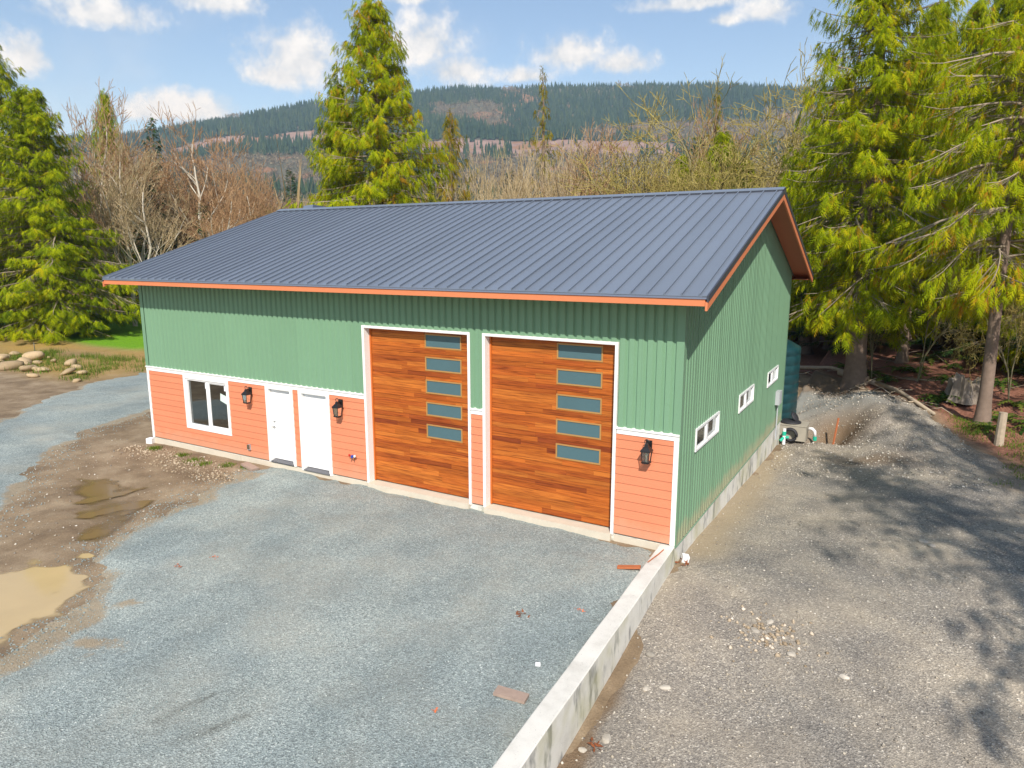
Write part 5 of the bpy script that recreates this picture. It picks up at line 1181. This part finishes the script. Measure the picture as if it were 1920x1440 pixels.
FP = [(3.2,22.0),(3.9,21.6),(2.3,21.4),(5.0,19.8),(4.75,17.2),(6.5,15.0),(7.0,16.6),(5.3,22.6),(1.2,22.8),(6.7,19.2),(3.3,24.6),(4.4,24.2),(7.6,21.5),(2.9,19.9),(6.0,13.4),(7.3,14.0),(8.0,18),(5.9,24.5)]
for i, (x_, y_) in enumerate(FP):
    k_ = .8+.5*((i*5) % 7)/7
    o = link('fern', FN[i % 3], loc=(x_, y_, gz(x_, y_)+.02), rot=(0, 0, i*1.1), scale=(k_, k_, k_), cat='fern', group='sword ferns under the wood'); o['at'] = (x_, y_); sm.append(o)
ordinals(sm, '%s from the left of the sword ferns in the red leaf litter')
for i, (x_, y_, t_, lb) in enumerate([(3.95,19.9,9.5,'thin mossy sapling standing alone among the ferns'),(2.35,20.4,8.0,'thin sapling right beside the thick cedar trunk'),(6.9,17.8,9.0,'thin sapling behind the stump'),(8.2,22,10,'thin sapling near the right picture edge')]):
    T(ALD[4], 'sapling', x_, y_, t_, 14, lb, 'tree', 'thin saplings inside the wood', i*2.0, .3)
# grass tufts
def blades(pts, seed, hmin, hmax, per, spread):
    rs = np.random.RandomState(seed); P = np.repeat(np.array(pts, float), per, 0); n = len(P); x = P[:, 0]+rs.normal(0, spread, n); y = P[:, 1]+rs.normal(0, spread, n); z = zbase(x, y)
    a = rs.uniform(0, 6.28, n); h = rs.uniform(hmin, hmax, n); w = .006+.010*rs.rand(n); le = rs.uniform(.1, .6, n)*h
    V = np.stack([np.stack([x-np.sin(a)*w, y+np.cos(a)*w, z-.01], -1), np.stack([x+np.sin(a)*w, y-np.cos(a)*w, z-.01], -1), np.stack([x+np.cos(a)*le, y+np.sin(a)*le, z+h], -1)], 1)
    return npmesh('grass', V.reshape(-1, 3), np.arange(n*3).reshape(-1, 3), M['grassblade'], False, tint=np.repeat(rs.rand(n), 3))
link('grass', blades([(-15.75,-.45),(-15.6,-.5),(-13.6,-.7),(-13.0,-.75),(-12.3,-.55),(-11.75,-.4),(-14.3,-.5)], 1, .03, .10, 150, .10), kind='stuff', label='small green grass tufts at the foot of the coral wall')
gp = [(rb.uniform(-40, -29), rb.uniform(4.5, 9.5)) for _ in range(60)]
link('grass', blades(gp, 2, .1, .35, 90, .3), kind='stuff', label='rough grass growing around the rock pile')
gp = [(6.6+.25*rb.gauss(0, 1), rb.uniform(8.5, 13.5)) for _ in range(14)]+[(5.6+.3*rb.gauss(0, 1), rb.uniform(12.8, 14.6)) for _ in range(14)]
link('grass', blades(gp, 3, .04, .13, 80, .22), kind='stuff', label='grass verge between the lot and the wood')
# litter in the yard
yz = lambda x, y: float(yard_z(np.array([float(x)]), np.array([float(y)]))[0])
MB().box(-.22, .22, -.085, .085, 0, .04).build('loose_board', M['oldwood'], loc=(-.50,-5.46,yz(-.5,-5.46)+.012), rot=(.03,.02,.12), label='weathered grey board lying on the blue gravel near the wall', cat='board')
MB().box(-.21, .21, -.045, .045, 0, .04).build('loose_board', M['redwood'], loc=(-.47,-1.22,yz(-.47,-1.22)+.03), rot=(0,-.12,.25), label='short red board lying against the retaining wall', cat='board')
MB().tube([(-.13,-.28,-.012),(-.15,-.55,-.008),(-.21,-.95,-.012)], .011, 5).build('thin_stick', M['redwood'], label='thin brown stick lying on top of the retaining wall', cat='stick')
def leafclump(x_, y_, z_, s_, mat, name, label, cat, seed):
    rs = random.Random(seed); m_ = MB()
    for k in range(9):
        p_ = Vector((rs.gauss(0,.5), rs.gauss(0,.35), rs.uniform(.02,.25)))*s_; d_ = Vector((rs.gauss(0,1), rs.gauss(0,1), rs.gauss(0,.4))).normalized()*s_*.4; e_ = d_.cross(Vector((rs.gauss(0,.3),rs.gauss(0,.3),1))).normalized()*s_*.16
        m_.add([p_-d_, p_+e_, p_+d_+Vector((0,0,s_*.08)), p_-e_], [(0,1,2,3)])
    m_.build(name, M[mat], loc=(x_, y_, z_), label=label, cat=cat)
leafclump(-1.42,-3.63,yz(-1.42,-3.63),.12,'dead_leaf','dead_twig','brown dead cedar twig on the blue gravel','twig',1)
leafclump(-.62,-3.0,yz(-.62,-3.0),.06,'orange_bits','dead_leaf','orange leaf on the gravel near the wall','leaf',2)
leafclump(-7.49,-4.64,yz(-7.49,-4.64),.07,'orange_bits','dead_leaf','orange leaf far out on the gravel yard','leaf',3)
leafclump(-7.73,-5.2,yz(-7.73,-5.2),.09,'orange_bits','dead_leaf','larger orange leaf near the tan puddle side of the yard','leaf',4)
leafclump(-1.2,-6.2,yz(-1.2,-6.2),.06,'orange_bits','dead_leaf','orange leaf near the lower end of the yard','leaf',8)
leafclump(.12,.15,lz(.3,.15)+.02,.16,'rust','dead_twig','rust-brown dead cedar twigs at the foundation corner','twig',5)
leafclump(.55,-5.15,-.66,.13,'rust','dead_twig','rust-brown dead twigs beside the wall puddle','twig',6)
MB().box(-.035,.035,-.03,.03,0,.02).build('paper_scrap', M['paperwhite'], loc=(-.52,-4.68,yz(-.52,-4.68)+.015), rot=(.2,.1,.5), label='small white scrap on the gravel beside the wall', cat='scrap')
MB().box(-.28,.28,-.1,.1,0,.06).build('timber_offcut', M['oldwood'], loc=(-11.55,-.42,gz(-11.55,-.42)+.03), rot=(.05,.1,-.15), label='pale timber offcut where mud meets gravel near the first door', cat='board')

# ------------------------------------------------------------------ air
hz = MB().box(-2500, 1900, -700, 2500, -3, 400).mesh('haze', bpy.data.materials.new('valley_haze')); hm = hz.materials[0]; hm.use_nodes = True; ht = hm.node_tree; ht.nodes.clear()
ho = N(ht, 'ShaderNodeOutputMaterial'); pv_ = N(ht, 'ShaderNodeVolumePrincipled'); pv_.inputs['Color'].default_value = (.55, .76, 1.0, 1); pv_.inputs['Absorption Color'].default_value = (1, 1, 1, 1); pv_.inputs['Density'].default_value = .00024; pv_.inputs['Anisotropy'].default_value = .1
ht.links.new(pv_.outputs[0], ho.inputs['Volume']); link('haze', hz, kind='stuff', label='thin bluish air over the valley')
